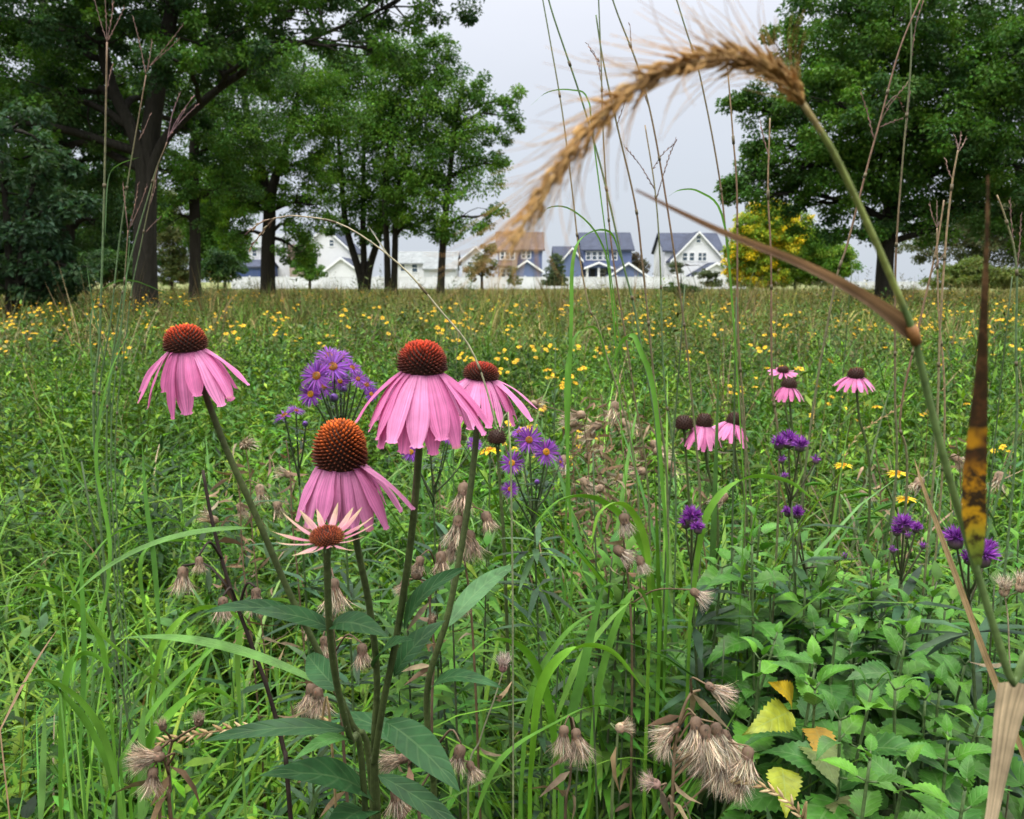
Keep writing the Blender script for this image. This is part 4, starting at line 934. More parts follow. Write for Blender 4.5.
# ------------------------------------------------------------------ yellow flowers
def yellow_proto(k, nb, hgt, R):
    o = thing('yellow_wildflower', (0, 0, 0), 'yellow wildflower scattered through the green meadow', 'flower', 'yellow wildflowers in the meadow')
    mb = MB(); tips = []
    for q in range(nb):
        p = np.array([rng.normal() * .05, rng.normal() * .05, hgt * (.86 + .2 * rng.random())]); tips.append(p)
        tube(mb, catmull([(0, 0, 0), (p[0] * .2, p[1] * .2, hgt * .5), p], 8), np.linspace(.003, .0013, 8), 4, (.06, .10, .03))
    mb.build('stem', M_STEM, o)
    for p in tips:
        ax = nrm([rng.normal() * .4, -.45 + rng.normal() * .3, .9]); e1 = nrm(np.cross(ax, [0, 1, .3])); e2 = np.cross(ax, e1)
        mb = MB(); n = 11; th = np.arange(n) * 6.283 / n; out = e1 * np.cos(th)[:, None] + e2 * np.sin(th)[:, None]
        leaves_many(mb, p + out * R * .15, nrm(out + ax * .1 + rng.normal(size=(n, 3)) * .12), np.tile(ax, (n, 1)), R, R * .5, pick([(.80, .52, .012), (.76, .46, .01)], n), True)
        lathe(mb, p, ax, [(R * .3, 0, (.5, .24, .01)), (R * .28, R * .2, (.45, .2, .01)), (R * .05, R * .32, (.4, .17, .01))], 8)
        mb.build('flower_head', M_RAY, o)
    mb = MB(); n = 22; zz = hgt * (.2 + .7 * rng.random(n)); a = rng.random(n) * 6.28
    leaves_many(mb, np.stack([rng.normal(size=n) * .01, rng.normal(size=n) * .01, zz], -1), np.stack([np.cos(a), np.sin(a), .4 + rng.normal(size=n) * .3], -1), np.tile([0, 0, 1.0], (n, 1)), .07, .013, pick(GR, n), False)
    mb.build('leaves', M_WEED, o)
    return o
protos = [yellow_proto(k, nb, h, .0175) for k, (nb, h) in enumerate(((3, .62), (4, .66), (5, .70), (1, .64), (3, .58), (3, .72)))]
spots = []
def in_view(x, y, pad=0): return abs(x) < (y * .64 + pad)
while len(spots) < 150:      # nearer band
    y = 2.6 + 7.5 * random.random() ** 1.2; x = random.uniform(-.66, .66) * y
    p = .22 + (.5 if -.1 < x / y < .35 else 0) * fbm(np.array([x]), np.array([y]), 1.6, 33)[0] - (.25 if y < 4.5 else 0) + (.35 if x / y > .3 and y > 2.8 else 0)
    if x / y < -.1 and y < 6.5: p *= .35
    if random.random() < p: spots.append((x, y))
while len(spots) < 300:
    y = 8 + 20 * random.random() ** 1.3; x = random.uniform(-.66, .66) * y
    p = .08 + .9 * max(0, fbm(np.array([x]), np.array([y]), .55, 34)[0] - .3) * (1.0 if x / y < .2 else .7)
    if x / y < -.15: p += .4
    if random.random() < p: spots.append((x, y))
for k, (x, y) in enumerate(spots):
    pr = protos[k % 6]; sc = random.uniform(.8, 1.12) if y > 5 else random.uniform(.62, 1.05)
    if k < 6: pr.location = (x, y, 0); pr.rotation_euler = (0, 0, random.uniform(-.6, .6)); pr.scale = (sc,) * 3
    else: dup(pr, (x, y, 0), random.uniform(-.7, .7), sc)
# the smaller rest, farther back
mb = MB(); n = 1500; Yv = 8 + 24 * rng.random(n) ** 1.2; Xv = (rng.random(n) * 2 - 1) * Yv * .68
k = rng.random(n) < (.05 + 1.5 * np.maximum(0, fbm(Xv, Yv, .5, 35) - .36)); Xv, Yv = Xv[k], Yv[k]; n = len(Xv)
for _ in range(7):
    a = rng.random(n) * 6.28
    leaves_many(mb, np.stack([Xv, Yv, .6 + .12 * np.sin(np.arange(n) * 1.7)], -1), np.stack([np.cos(a), np.sin(a) - .2, .25 + rng.normal(size=n) * .35], -1), np.tile([0, 0, 1.0], (n, 1)), .024, .015, pick([(.80, .50, .012)], n), False)
blades_many(mb, np.stack([Xv, Yv, np.zeros(n)], -1), rng.random(n) * 6, .6 + .12 * np.sin(np.arange(n) * 1.7), np.full(n, .006), np.zeros(n), np.zeros(n), 1, (.06, .10, .03))
tag(mb.build('yellow_wildflowers', M_RAY), 'tiny yellow blooms speckling the far meadow', 'flowers', 'yellow wildflowers in the meadow', 'stuff')
for (px, py, Yq, r, lab) in ((703, 392, 1.7, 9, 'bright yellow bloom group just above the faded coneflower pair'), (885, 428, 1.5, 7, 'yellow bloom at right between tall stems, above the ironweed'), (893, 456, 1.5, 7, 'low yellow bloom facing the camera, left of the blotched leaf'), (833, 427, 1.7, 9, 'ragged yellow bloom below the clear-standing distant coneflower'), (545, 347, 3.0, 6, 'lone round yellow bloom above the violet asters'), (486, 398, 1.4, 5, 'yellow bloom close under the tucked-behind coneflower petals')):
    p = PY(px, py, Yq); o = dup(protos[3], (p[0], p[1], 0), 0, 1.0, lab)
    h = protos[3].children[1]; o.location = (p[0], p[1], 0); o.scale = (1.0, 1.0, p[2] / .64)

# ------------------------------------------------------------------ heart-leaved plants at the lower right
def leafy_plant(label, px, py, Y, ls, nn=7, cols=None, gap=.045, lean=0.0, special=(), group='broad leafed plants at the lower right'):
    top = PY(px, py, Y); b = np.array([top[0] + lean, Y + .05, 0.0])
    o = thing('leafy_plant', b, label, 'plant', group); g = np.array(o.location)
    Q = catmull([b, b * .5 + top * .5 + [rng.normal() * .012, rng.normal() * .012, 0], top], 30)
    mb = MB(); tube(mb, Q, np.linspace(.0032, .0014, 30), 6, (.075, .12, .04)); mb.build('stem', M_STEM, o, g)
    cols = cols or [(.060, .195, .020), (.085, .235, .024), (.050, .160, .026)]
    az0 = rng.random() * 3.14; z = top[2]; k = 0
    while k < nn and z > .12:
        f = min(1.0, .30 + k * .24); i = int(np.argmin(np.abs(Q[:, 2] - z))); p = Q[i]
        el = (.6, .15, -.1, -.25, -.4, -.5, -.5, -.55, -.6)[min(k, 8)]
        for s in (0, 1):
            if k > 2 and rng.random() < .12: continue
            az = az0 + k * 1.571 + s * 3.1416 + rng.normal() * .22; e = el + rng.normal() * .16; L = ls * f * (.85 + .3 * rng.random())
            d = np.array([math.cos(az) * math.cos(e), math.sin(az) * math.cos(e), math.sin(e)])
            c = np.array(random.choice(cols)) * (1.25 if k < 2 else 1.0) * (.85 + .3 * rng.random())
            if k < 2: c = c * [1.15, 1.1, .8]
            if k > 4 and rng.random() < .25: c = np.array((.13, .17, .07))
            pet = p + d * .008 + [0, 0, .002]
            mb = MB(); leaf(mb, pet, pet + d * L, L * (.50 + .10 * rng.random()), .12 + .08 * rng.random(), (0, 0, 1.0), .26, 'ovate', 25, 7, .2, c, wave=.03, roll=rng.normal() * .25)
            tube(mb, [p, pet + d * .002], .0011, 4, (.08, .13, .04))
            mb.build('leaf', M_SLEAF, o, g)
        z -= gap * (.55 + .16 * min(k, 5)) * (.85 + .3 * rng.random()); k += 1
    for (bx, by, bY, tx, ty, tY, W, c, lab) in special:
        mb = MB(); leaf(mb, PY(bx, by, bY), PY(tx, ty, tY), W, .08, (0, -.7, .7), .14, 'ovate', 25, 7, .2, np.array(c), wave=.06)
        lf = mb.build('leaf', M_SLEAF, o, g); lf['label'] = lab
    return o
YEL = (.62, .40, .02); YG = (.36, .40, .03); OCH = (.52, .31, .04)
for (lab, px, py, Y, ls, sp) in (
    ('broad leafed plant reaching highest, pale matt leaves below the row of purple tufts', 752, 545, .95, .062, ()),
    ('slim broad leafed plant at the left edge of the leafy patch', 722, 568, .98, .055, ()),
    ('broad leafed plant with a bright star of young leaves, centre of the leafy patch', 838, 612, .86, .060, ()),
    ('broad leafed plant with glossy tips just right of the bright star of leaves', 905, 640, .84, .066, ()),
    ('broad leafed plant whose lowest leaves have turned yellow and ochre', 815, 668, .80, .070,
        ((790, 712, .78, 742, 735, .74, .036, YG, 'yellow-green serrated leaf'), (792, 700, .80, 768, 682, .77, .030, YEL, 'yellow leaf'), (812, 742, .76, 838, 790, .70, .042, (.17, .22, .06), 'dull olive leaf'), (815, 728, .78, 826, 775, .72, .036, OCH, 'ochre leaf with brown edge'), (782, 768, .74, 786, 818, .70, .036, YG, 'yellow-green hanging leaf'), (838, 800, .72, 862, 835, .68, .04, (.2, .22, .07), 'pale olive leaf'))),
    ('broad leafed plant with large grey-green hanging leaves in front', 872, 690, .76, .074, ()),
    ('broad leafed plant low at the bottom right with a small lit star of leaves', 948, 742, .72, .060, ()),
    ('broad leafed plant behind the tan stalk near the right edge', 965, 665, .88, .060, ()),
    ('broad leafed plant at the right edge below the pale nodding heads', 1006, 690, .85, .058, ()),
    ('small broad leafed plant between the tall grass and the leafy patch', 775, 640, .88, .050, ()),
    ('broad leafed plant standing behind the bright star of young leaves', 870, 590, 1.0, .060, ()),
    ('broad leafed plant at the front of the leafy patch, cut by the lower frame', 905, 770, .66, .058, ())):
    leafy_plant(lab, px, py, Y, ls * 1.2, 9, special=sp, lean=rng.normal() * .03)
for k, (px, py, Yq) in enumerate(((735, 610, 1.05), (790, 575, 1.08), (815, 630, .95), (850, 650, .90), (880, 620, .97), (930, 615, .98), (985, 630, 1.0), (1030, 650, .95), (840, 720, .72), (925, 700, .80), (980, 720, .78), (1040, 740, .75), (870, 760, .66), (965, 790, .62), (800, 600, 1.15), (900, 585, 1.15), (760, 520, 1.12), (735, 548, 1.08), (785, 535, 1.15), (815, 560, 1.1), (845, 572, 1.12), (880, 575, 1.1), (925, 585, 1.12), (770, 580, 1.0), (805, 590, 1.0), (860, 600, .98), (945, 610, 1.02), (910, 610, .92), (815, 690, .78), (760, 660, .84), (895, 690, .78), (940, 690, .80))):
    leafy_plant('broad leafed plant among its like in the crowded leafy patch', px, py, Yq, .078, 9, lean=rng.normal() * .03)
# narrow leafy aster-like stems behind them
def narrow_plant(label, px, py, Y, n=46, L=.075):
    top = PY(px, py, Y); b = np.array([top[0] + rng.normal() * .03, Y + .03, 0.0])
    o = thing('leafy_plant', b, label, 'plant', 'narrow leafed plants at the right'); g = np.array(o.location)
    Q = catmull([b, (b + top) / 2 + [rng.normal() * .015, 0, 0], top], 30); mb = MB(); tube(mb, Q, np.linspace(.0028, .001, 30), 5, (.06, .07, .035)); mb.build('stem', M_STEM, o, g)
    f = np.linspace(.35, 1, n); B = Q[(f * 29).astype(int)]; a = np.arange(n) * 2.4 + rng.normal(size=n) * .3; el = .15 + .8 * f ** 6 + rng.normal(size=n) * .2
    D = np.stack([np.cos(a) * np.cos(el), np.sin(a) * np.cos(el), np.sin(el)], -1); U = np.stack([-np.cos(a) * np.sin(el), -np.sin(a) * np.sin(el), np.cos(el)], -1)
    mb = MB(); leaves_many(mb, B, D, U, L * (.7 + .5 * rng.random(n)) * (1.1 - .6 * f ** 3), .013, pick([(.055, .17, .020), (.075, .21, .020), (.095, .24, .022)], n), True, droop=.35); mb.build('leaves', M_WEED, o, g)
for k in range(26):
    px = rng.uniform(770, 1060); Yq = rng.uniform(.95, 1.45); narrow_plant('narrow leafed upright plant in the green thicket at the right', px, rng.uniform(548, 610) - 30 * (Yq > 1.2), Yq)
for k in range(16):
    px = rng.uniform(400, 760); Yq = rng.uniform(.95, 1.4); narrow_plant('narrow leafed upright plant below the violet asters', px, rng.uniform(510, 600), Yq)

# ------------------------------------------------------------------ tall seeding grasses
SG, SR, ST = (.085, .14, .055), (.16, .095, .055), (.24, .17, .09)
def seed_stem(label, path, Y, racemes=(), r=.0012, leaves=(), col=(SG, SG, SG, SR), rcol=(.14, .085, .065), group='tall seeding grass stems', dY=0.0):
    P = [PY(a, b, Y + dY * i) for i, (a, b) in enumerate(path)]
    b0 = P[0] + (P[0] - P[1]) / max(.05, np.linalg.norm(P[0] - P[1])) * .1; b0 = np.array([P[0][0] * .97 + b0[0] * .03, P[0][1] + .02, 0.0])
    if P[0][2] > .02: P = [b0] + P
    o = tag(thing('tall_grass', P[0], label, 'grass stem', group), kind='thing'); g = np.array(o.location)
    n = 36; Q = catmull(P, n); mb = MB(); cc = np.array([[np.interp(t, np.linspace(0, 1, len(col)), [c[k] for c in col]) for k in range(3)] for t in np.linspace(0, 1, n)])
    tube(mb, Q, np.linspace(r * 1.3, r * .75, n), 6, cc)
    for f in (.35, .55, .75):
        i = int(f * n); tube(mb, Q[i:i + 2] if np.linalg.norm(Q[i + 1] - Q[i]) < .012 else [Q[i], Q[i] + nrm(Q[i + 1] - Q[i]) * .006], r * 1.5, 6, (.10, .08, .04))
    mb.build('stem', M_STEM, o, g)
    for rc in racemes:
        R = catmull([PY(a, b, Y + .01 * q) for q, (a, b) in enumerate(rc)], 14); mb = MB()
        tube(mb, R, np.linspace(.0007, .0004, 14), 4, rcol)
        Lr = np.linalg.norm(R[-1] - R[0]); k = max(8, int(Lr / .0042)); k = min(k, 40)
        tt = np.linspace(.04, .98, k); B = np.stack([np.interp(tt, np.linspace(0, 1, 14), R[:, q]) for q in range(3)], 1)
        T = nrm(R[-1] - R[0]); sd = nrm(np.cross(T, [0, 1, .1])) * np.where(np.arange(k) % 2, 1, -1)[:, None] + rng.normal(size=(k, 3)) * .3
        leaves_many(mb, B, T + sd * .22, rng.normal(size=(k, 3)), .0065, .0015, pick([rcol, (.20, .13, .09), (.12, .07, .06)], k), True, droop=0)
        mb.build('seed_head', M_DRY, o, g)
    for lf in leaves:
        L_ = catmull([PY(a, b, Y + .015 * q) for q, (a, b) in enumerate(lf[0])], 16); t = np.linspace(0, 1, 16)
        mb = MB(); strip(mb, L_, lf[1] * (np.minimum(1, .5 + 3 * t) * (1 - t ** 2.5) + .03), nrm(np.array([.6, -.5, .6])), .2, lf[2] if len(lf) > 2 else (.08, .17, .045)); mb.build('leaf', M_GRASS, o, g)
    return o
GB = (.11, .28, .03)
seed_stem('leftmost upright seeding grass stem with a four fingered seed head', [(96, 470), (100, 330), (104, 200), (107, 42)], 1.25, [[(107, 42), (100, 20), (94, -2)], [(107, 42), (106, 15), (105, -8)], [(107, 42), (112, 15), (113, -5)], [(107, 42), (116, 25), (124, 8)], [(107, 88), (110, 75), (112, 66)]], leaves=[([(105, 235), (108, 180), (118, 165), (140, 157)], .005), ([(97, 420), (90, 330), (100, 292), (130, 280), (176, 298)], .007), ([(98, 440), (120, 330), (128, 260), (130, 225)], .006)], r=.0017)
seed_stem('seeding grass stem with a wide forked seed head against the dark trunk', [(98, 480), (112, 310), (125, 200), (146, 75)], 1.28, [[(146, 75), (140, 45), (133, 17)], [(147, 72), (150, 55), (152, 42)], [(148, 68), (165, 48), (183, 25)], [(150, 66), (163, 54), (178, 40)], [(139, 140), (145, 128), (150, 115)]], r=.0012, leaves=[([(106, 370), (92, 300), (86, 260)], .005)])
seed_stem('seeding grass stem with a bunched purple-brown seed head leaning right', [(108, 490), (118, 320), (150, 190), (167, 142)], 1.32, [[(167, 142), (172, 115), (180, 93)], [(167, 140), (178, 118), (193, 97)], [(169, 135), (182, 120), (197, 105)], [(168, 138), (176, 125), (186, 108)]], r=.0012, rcol=(.20, .12, .13))
seed_stem('shorter seeding grass stem with three thin upright fingers among the left stems', [(112, 500), (122, 320), (128, 230)], 1.25, [[(128, 230), (125, 205), (123, 184)], [(129, 230), (135, 205), (138, 184)], [(130, 228), (140, 205), (147, 186)]], r=.001, leaves=[([(113, 460), (110, 380), (120, 330), (128, 300)], .006)])
seed_stem('thin seeding grass stem with side spikelets, rightmost of the left clump', [(116, 500), (128, 320), (142, 240), (158, 165)], 1.35, [[(146, 232), (152, 225), (160, 218)], [(150, 205), (154, 192), (156, 180)]], r=.001)
seed_stem('fine pale grass stem arching left with a hanging forked seed head', [(512, 520), (497, 430), (474, 355), (440, 310), (400, 265), (345, 226), (298, 216), (276, 218)], .60, [[(276, 218), (262, 222), (248, 232)], [(275, 218), (264, 230), (251, 247)]], r=.0007, col=((.16, .2, .09), (.30, .28, .17), (.34, .27, .17)), rcol=(.34, .25, .16), leaves=[([(390, 258), (378, 240), (368, 225)], .0016, (.3, .3, .18))])
for lab, path, rac, c3 in (
    ('grass stem curving up at the left of the centre sky, bare topped', [(640, 520), (602, 340), (590, 310), (580, 259), (572, 189), (562, 110), (550, 40), (541, -10)], [], (SG, ST, SG)),
    ('dark green grass stem slanting across the gap behind the bristly seed spike', [(660, 520), (640, 340), (622, 259), (603, 175), (582, 101), (554, 18), (545, -15)], [], (SG, SG, SG)),
    ('nearly vertical grass stem crossing the middle of the arching seed spike', [(650, 540), (632, 380), (612, 250), (604, 150), (601, 60), (598, -15)], [[(602, 75), (597, 62), (594, 52)], [(603, 90), (600, 75), (599, 60)]], (SG, SR, SG)),
    ('grass stem with short side spikelets behind the middle of the seed spike', [(668, 540), (654, 380), (642, 259), (635, 203), (617, 125), (603, 60), (596, 15)], [[(617, 125), (624, 105), (628, 90)], [(599, 62), (592, 52), (588, 44)]], (SG, SR, SG)),
    ('tall straight grass stem running past the top edge at centre', [(700, 560), (690, 380), (675, 259), (656, 140), (640, 73), (618, 15), (608, -15)], [[(640, 73), (632, 50), (630, 25)], [(648, 105), (643, 92), (636, 78)]], (SG, SR, SG)),
    ('long grass stem passing right of the seed spike bend, leaning left upwards', [(752, 560), (738, 380), (728, 259), (719, 175), (700, 76), (686, 30), (672, -15)], [], (SG, SR, SG)),
    ('thin grass stem with forked twig tips left of the white gable house', [(676, 520), (664, 380), (660, 259), (655, 190), (645, 125)], [[(652, 170), (662, 155), (676, 142)], [(655, 190), (640, 165), (624, 146)], [(656, 200), (668, 160), (676, 140)]], (SG, SG, ST)),
    ('faint reddish grass stem standing in front of the yellow tree', [(778, 520), (772, 380), (771, 259), (768, 190), (770, 118)], [[(770, 160), (764, 140), (760, 120)]], (SG, SR, ST)),
    ('pale grass stem left of the huge tree crown with a drooping tip', [(745, 520), (738, 330), (737, 196), (733, 136), (728, 73)], [[(728, 73), (726, 60), (724, 45)]], (SG, SR, ST)),
    ('reddish seeding stem in front of the right trunk reaching the top edge', [(893, 520), (895, 400), (895, 297), (897, 234), (903, 156), (911, 59), (910, -15)], [[(911, 60), (916, 25), (924, 0)], [(905, 140), (908, 110), (910, 92)]], (SG, SR, SG)),
    ('slanting seeding stem with forked brown fingers in the huge tree', [(800, 520), (831, 305), (848, 242), (868, 164), (880, 121), (899, 51), (922, -5)], [[(874, 140), (868, 115), (861, 92)], [(876, 130), (890, 105), (907, 84)], [(880, 127), (892, 122), (903, 118)], [(884, 108), (896, 96), (904, 112)]], (SG, SR, SR)),
    ('seeding stem with a small feathery tuft high at the right', [(930, 520), (940, 330), (946, 240), (952, 184), (958, 150)], [[(958, 150), (957, 143), (955, 136)], [(958, 150), (960, 142), (961, 134)], [(958, 152), (963, 145), (966, 138)], [(953, 180), (948, 170), (946, 160)]], (SG, ST, ST)),
    ('low seeding stem with a trident head right of the right trunk', [(942, 480), (938, 300), (937, 228)], [[(937, 228), (932, 215), (930, 204)], [(937, 228), (937, 212), (937, 202)], [(937, 228), (942, 216), (943, 206)]], (SG, ST, ST)),
    ('grass stem bending right at the right edge of the view', [(1010, 520), (1016, 330), (1016, 262), (1006, 220), (997, 195)], [[(1016, 262), (1012, 230), (1010, 200)], [(1017, 270), (1020, 240), (1021, 215)]], (SG, SG, ST)),
    ('brown upright seeding stem left of the blotched leaf', [(905, 520), (900, 420), (918, 330), (936, 250), (944, 200)], [[(930, 275), (938, 262), (946, 250)]], (SG, SR, ST))):
    seed_stem(lab, path, rng.uniform(1.0, 1.25), rac, .0013, col=c3)
def arc_blade(label, path, Y, W, c=GB, dY=.012, name='wild_grass', group='long single grass blades', mat=None, cols=None):
    P = catmull([PY(a, b, Y + dY * i) for i, (a, b) in enumerate(path)], 26); t = np.linspace(0, 1, 26)
    b = P[0].copy(); b[2] = 0; P2 = np.vstack([[b + [0, .01, 0]], [(b + P[0]) / 2], P]); t2 = np.concatenate([[0, .02], t])
    if cols is None and c[1] > c[0] and c != GB: c = (c[0] * 1.3, c[1] * 1.55, c[2] * .7)
    mb = MB(); strip(mb, P2, W * (np.minimum(1, .45 + 2 * t2) * (1 - t2 ** 3) + .03), nrm(np.array([.75, -.45, .5])), .2, c if cols is None else cols)
    o = mb.build(name, mat or M_GRASS); o.data.transform(__import__('mathutils').Matrix.Translation(-__import__('mathutils').Vector(b))); o.location = b
    return tag(o, label, 'grass blade', group, 'thing')
arc_blade('grass blade rising beside the blue house and bent over at its tip', [(566, 520), (571, 330), (573, 260), (585, 235), (610, 232), (622, 262)], .95, .0055)
arc_blade('hair thin grass blade arcing low over the brown-roofed house', [(628, 520), (612, 300), (600, 240), (572, 210), (548, 208), (535, 225)], 1.0, .0025)
arc_blade('thin grass blade arcing left in the open sky', [(640, 500), (596, 160), (588, 100), (572, 90), (548, 92), (530, 106)], 1.05, .0022)
arc_blade('thin grass blade looping left over the white gable house', [(745, 500), (732, 300), (722, 215), (700, 192), (680, 190), (666, 198)], .95, .0028)
arc_blade('broad grass blade folding over above the tall centre grass', [(668, 560), (655, 400), (640, 350), (632, 335), (620, 345), (610, 372)], .95, .007)
arc_blade('broad grass blade folding left by the violet asters', [(572, 560), (566, 400), (572, 345), (585, 328), (600, 335), (612, 390)], 1.05, .0065)
arc_blade('long green grass blade crossing the seeding stems at the lower left', [(85, 700), (110, 560), (96, 460), (108, 380), (130, 330)], .72, .007)
for lab, path, Y, W, c in (
    ('wide wet grass blade standing at the lower left corner', [(40, 830), (42, 790), (44, 740), (45, 705)], .60, .012, (.10, .18, .075)),
    ('wide upright grass blade with pale tip left of the nodding silky heads', [(140, 830), (142, 780), (142, 730), (146, 702)], .60, .013, (.095, .18, .07)),
    ('long grass blade sweeping from lower left up to the leaning stem', [(120, 760), (160, 700), (200, 660), (230, 635), (256, 622)], .62, .010, GB),
    ('bright grass blade slanting down right behind the nodding silky heads', [(60, 560), (90, 620), (130, 660), (170, 690), (195, 720)], .66, .006, (.12, .22, .05)),
    ('upright dark grass blade between the left stem and the blade tuft', [(80, 750), (84, 660), (82, 590), (80, 545)], .62, .009, (.07, .16, .045)),
    ('grass blade bending to the lower right near the lower left corner', [(60, 690), (85, 720), (105, 760), (112, 800)], .60, .012, GB),
    ('tan dead grass blade leaning right at the left edge', [(0, 730), (20, 690), (40, 655), (58, 628)], .65, .006, (.36, .25, .12)),
    ('grass blade leaning from the leafy foot of the coneflowers to the right', [(470, 830), (500, 760), (560, 720), (600, 705), (640, 720)], .70, .007, GB),
    ('grass blade curving over the dark gap in the lower centre', [(520, 800), (530, 700), (560, 640), (600, 610), (660, 600)], .80, .008, GB),
    ('upright grass blade in the lower centre with bent-back top', [(590, 760), (600, 680), (622, 610), (640, 590), (655, 625)], .85, .009, GB),
    ('light grass blade crossing above the paired dry heads', [(555, 720), (580, 660), (610, 620), (632, 600)], .75, .008, (.11, .2, .06)),
    ('dark wide grass blade leaning left at the lower centre', [(562, 745), (578, 690), (592, 630), (605, 580)], .72, .011, (.06, .135, .04)),
    ('grass blade arched over left of the leaning stem', [(150, 640), (140, 570), (152, 545), (185, 540), (240, 546)], .75, .008, GB),
    ('upright grass blade right of the left seeding stems', [(160, 640), (154, 560), (146, 500), (142, 442)], .75, .009, (.08, .17, .06)),
    ('grass blade arched low across the left weeds', [(60, 620), (90, 560), (120, 530), (170, 520), (200, 540)], .80, .007, GB)):
    arc_blade(lab, path, Y, W, c, dY=.004)
for lab, path, Y, W, c in (
    ('broad arching blade springing left in the lower left corner', [(120, 800), (105, 740), (80, 700), (45, 680), (5, 690)], .60, .011, (.10, .20, .05)),
    ('broad arching blade springing right from the lower left tuft', [(130, 800), (150, 740), (185, 700), (215, 690), (240, 705)], .62, .011, (.08, .18, .03)),
    ('long blade arching left above the wet upright blades', [(110, 700), (100, 640), (70, 600), (30, 585), (-10, 600)], .68, .010, (.09, .19, .04)),
    ('bright blade arching right below the leaning stem', [(150, 700), (165, 640), (195, 610), (230, 612), (262, 640)], .68, .009, (.11, .21, .035)),
    ('blade kinked over to the right in the lower left', [(60, 800), (62, 720), (70, 665), (95, 655), (125, 690)], .64, .010, (.07, .16, .03)),
    ('pale green blade arching over the dark dead stem', [(240, 720), (238, 650), (250, 610), (285, 600), (320, 625)], .72, .008, (.11, .20, .06)),
    ('wide blade arching to the right above the paired dry heads', [(530, 780), (540, 690), (570, 650), (610, 650), (645, 690)], .72, .010, (.10, .21, .03)),
    ('wide blade arching left out of the dark lower centre', [(560, 790), (548, 700), (525, 650), (490, 640), (460, 665)], .74, .010, (.08, .18, .03)),
    ('long blade bowing left beside the tall centre grass', [(660, 620), (640, 540), (600, 500), (560, 500), (530, 530)], .92, .010, (.09, .19, .035)),
    ('long blade bowing right over the leafy patch', [(690, 620), (705, 520), (740, 480), (785, 480), (820, 505)], .95, .009, (.10, .20, .04)),
    ('bright blade folded over beside the single purple tuft', [(650, 600), (645, 540), (625, 505), (600, 512), (590, 550)], .90, .009, (.12, .22, .04))):
    arc_blade(lab, path, Y, W, c, dY=-.008)
def clump(label, px, Y, n, h0, h1, W, spread=.05, lean=.16, cols=None, stems=1):
    b = GX(px, Y); mb = MB(); N_ = n; B = np.zeros((N_, 3)); B[:, :2] = rng.normal(size=(N_, 2)) * spread
    L = h0 + (h1 - h0) * rng.random(N_)
    blades_many(mb, B, rng.random(N_) * 6.283, L, W * (.6 + .6 * rng.random(N_)), np.abs(rng.normal(size=N_)) * lean, .3 + 2.0 * rng.random(N_) ** 1.7, 14, pick(cols or [(.095, .24, .022), (.13, .30, .026), (.065, .18, .022)], N_), 3, tw=.4, taper=2.6)
    for k in range(stems):
        p = B[rng.integers(N_)]; q = p + [rng.normal() * .05, rng.normal() * .04, h1 * rng.uniform(1.0, 1.25)]
        tube(mb, catmull([p, (p + q) / 2 + [rng.normal() * .01, 0, 0], q], 14), np.linspace(.002, .001, 14), 5, (.22, .16, .08) if k % 2 else (.09, .14, .05))
    o = mb.build('grass_clump', M_GRASS); o.location = b
    return tag(o, label, 'grass clump', 'tall grass clumps', 'thing')
clump('tall upright grass clump in the centre, left half behind the faded pair', 655, 1.15, 34, .66, 1.0, .014)
clump('tall upright grass clump just in front of the faded coneflower pair', 718, 1.10, 30, .70, 1.02, .014)
clump('lower arching grass clump right of the violet asters', 605, 1.0, 34, .50, .74, .013, lean=.25)
clump('arching bright grass clump under the single purple tuft', 670, .92, 34, .45, .62, .013, lean=.3)
clump('fan of bright grass in the lower centre, right of the dark gap', 625, .86, 46, .42, .62, .010, lean=.3)
clump('fan of grass below the violet asters, beside the coneflower stems', 520, .90, 40, .42, .62, .010, lean=.3)
clump('fan of grass just left of the leafy patch', 690, .84, 36, .36, .52, .010, lean=.35)
clump('narrow fan of grass between the paired dry heads and the silky bunch', 600, .74, 26, .28, .40, .009, lean=.35)
clump('dense low grass clump in the dark lower centre', 575, .88, 44, .40, .58, .012, lean=.35)
clump('loose grass clump at the foot of the left seeding stems', 105, .82, 30, .45, .72, .008, lean=.28)
clump('arching grass clump in the lower left with broad blades', 60, .72, 22, .34, .50, .012, lean=.4)
clump('arching grass clump left of the coneflower stems', 190, .80, 22, .40, .56, .011, lean=.35)
clump('pale tall grass clump behind the distant coneflowers', 830, 1.9, 26, .6, .9, .009, lean=.2, cols=[(.12, .17, .07), (.10, .16, .05), (.25, .2, .1)])
clump('tall grass clump at the right edge behind the blotched leaf', 1005, 1.35, 28, .6, .95, .008, lean=.2)
clump('grass clump right of the distant coneflowers, with straw stems', 925, 1.7, 26, .55, .85, .008, lean=.25, cols=[(.10, .17, .05), (.22, .18, .09), (.08, .15, .05)])
clump('thin grass clump behind the tucked-behind coneflower', 545, 1.7, 24, .55, .85, .008, lean=.2)
clump('thin tall grass clump left of the tallest coneflower, far behind', 440, 2.3, 22, .55, .8, .009, lean=.2)

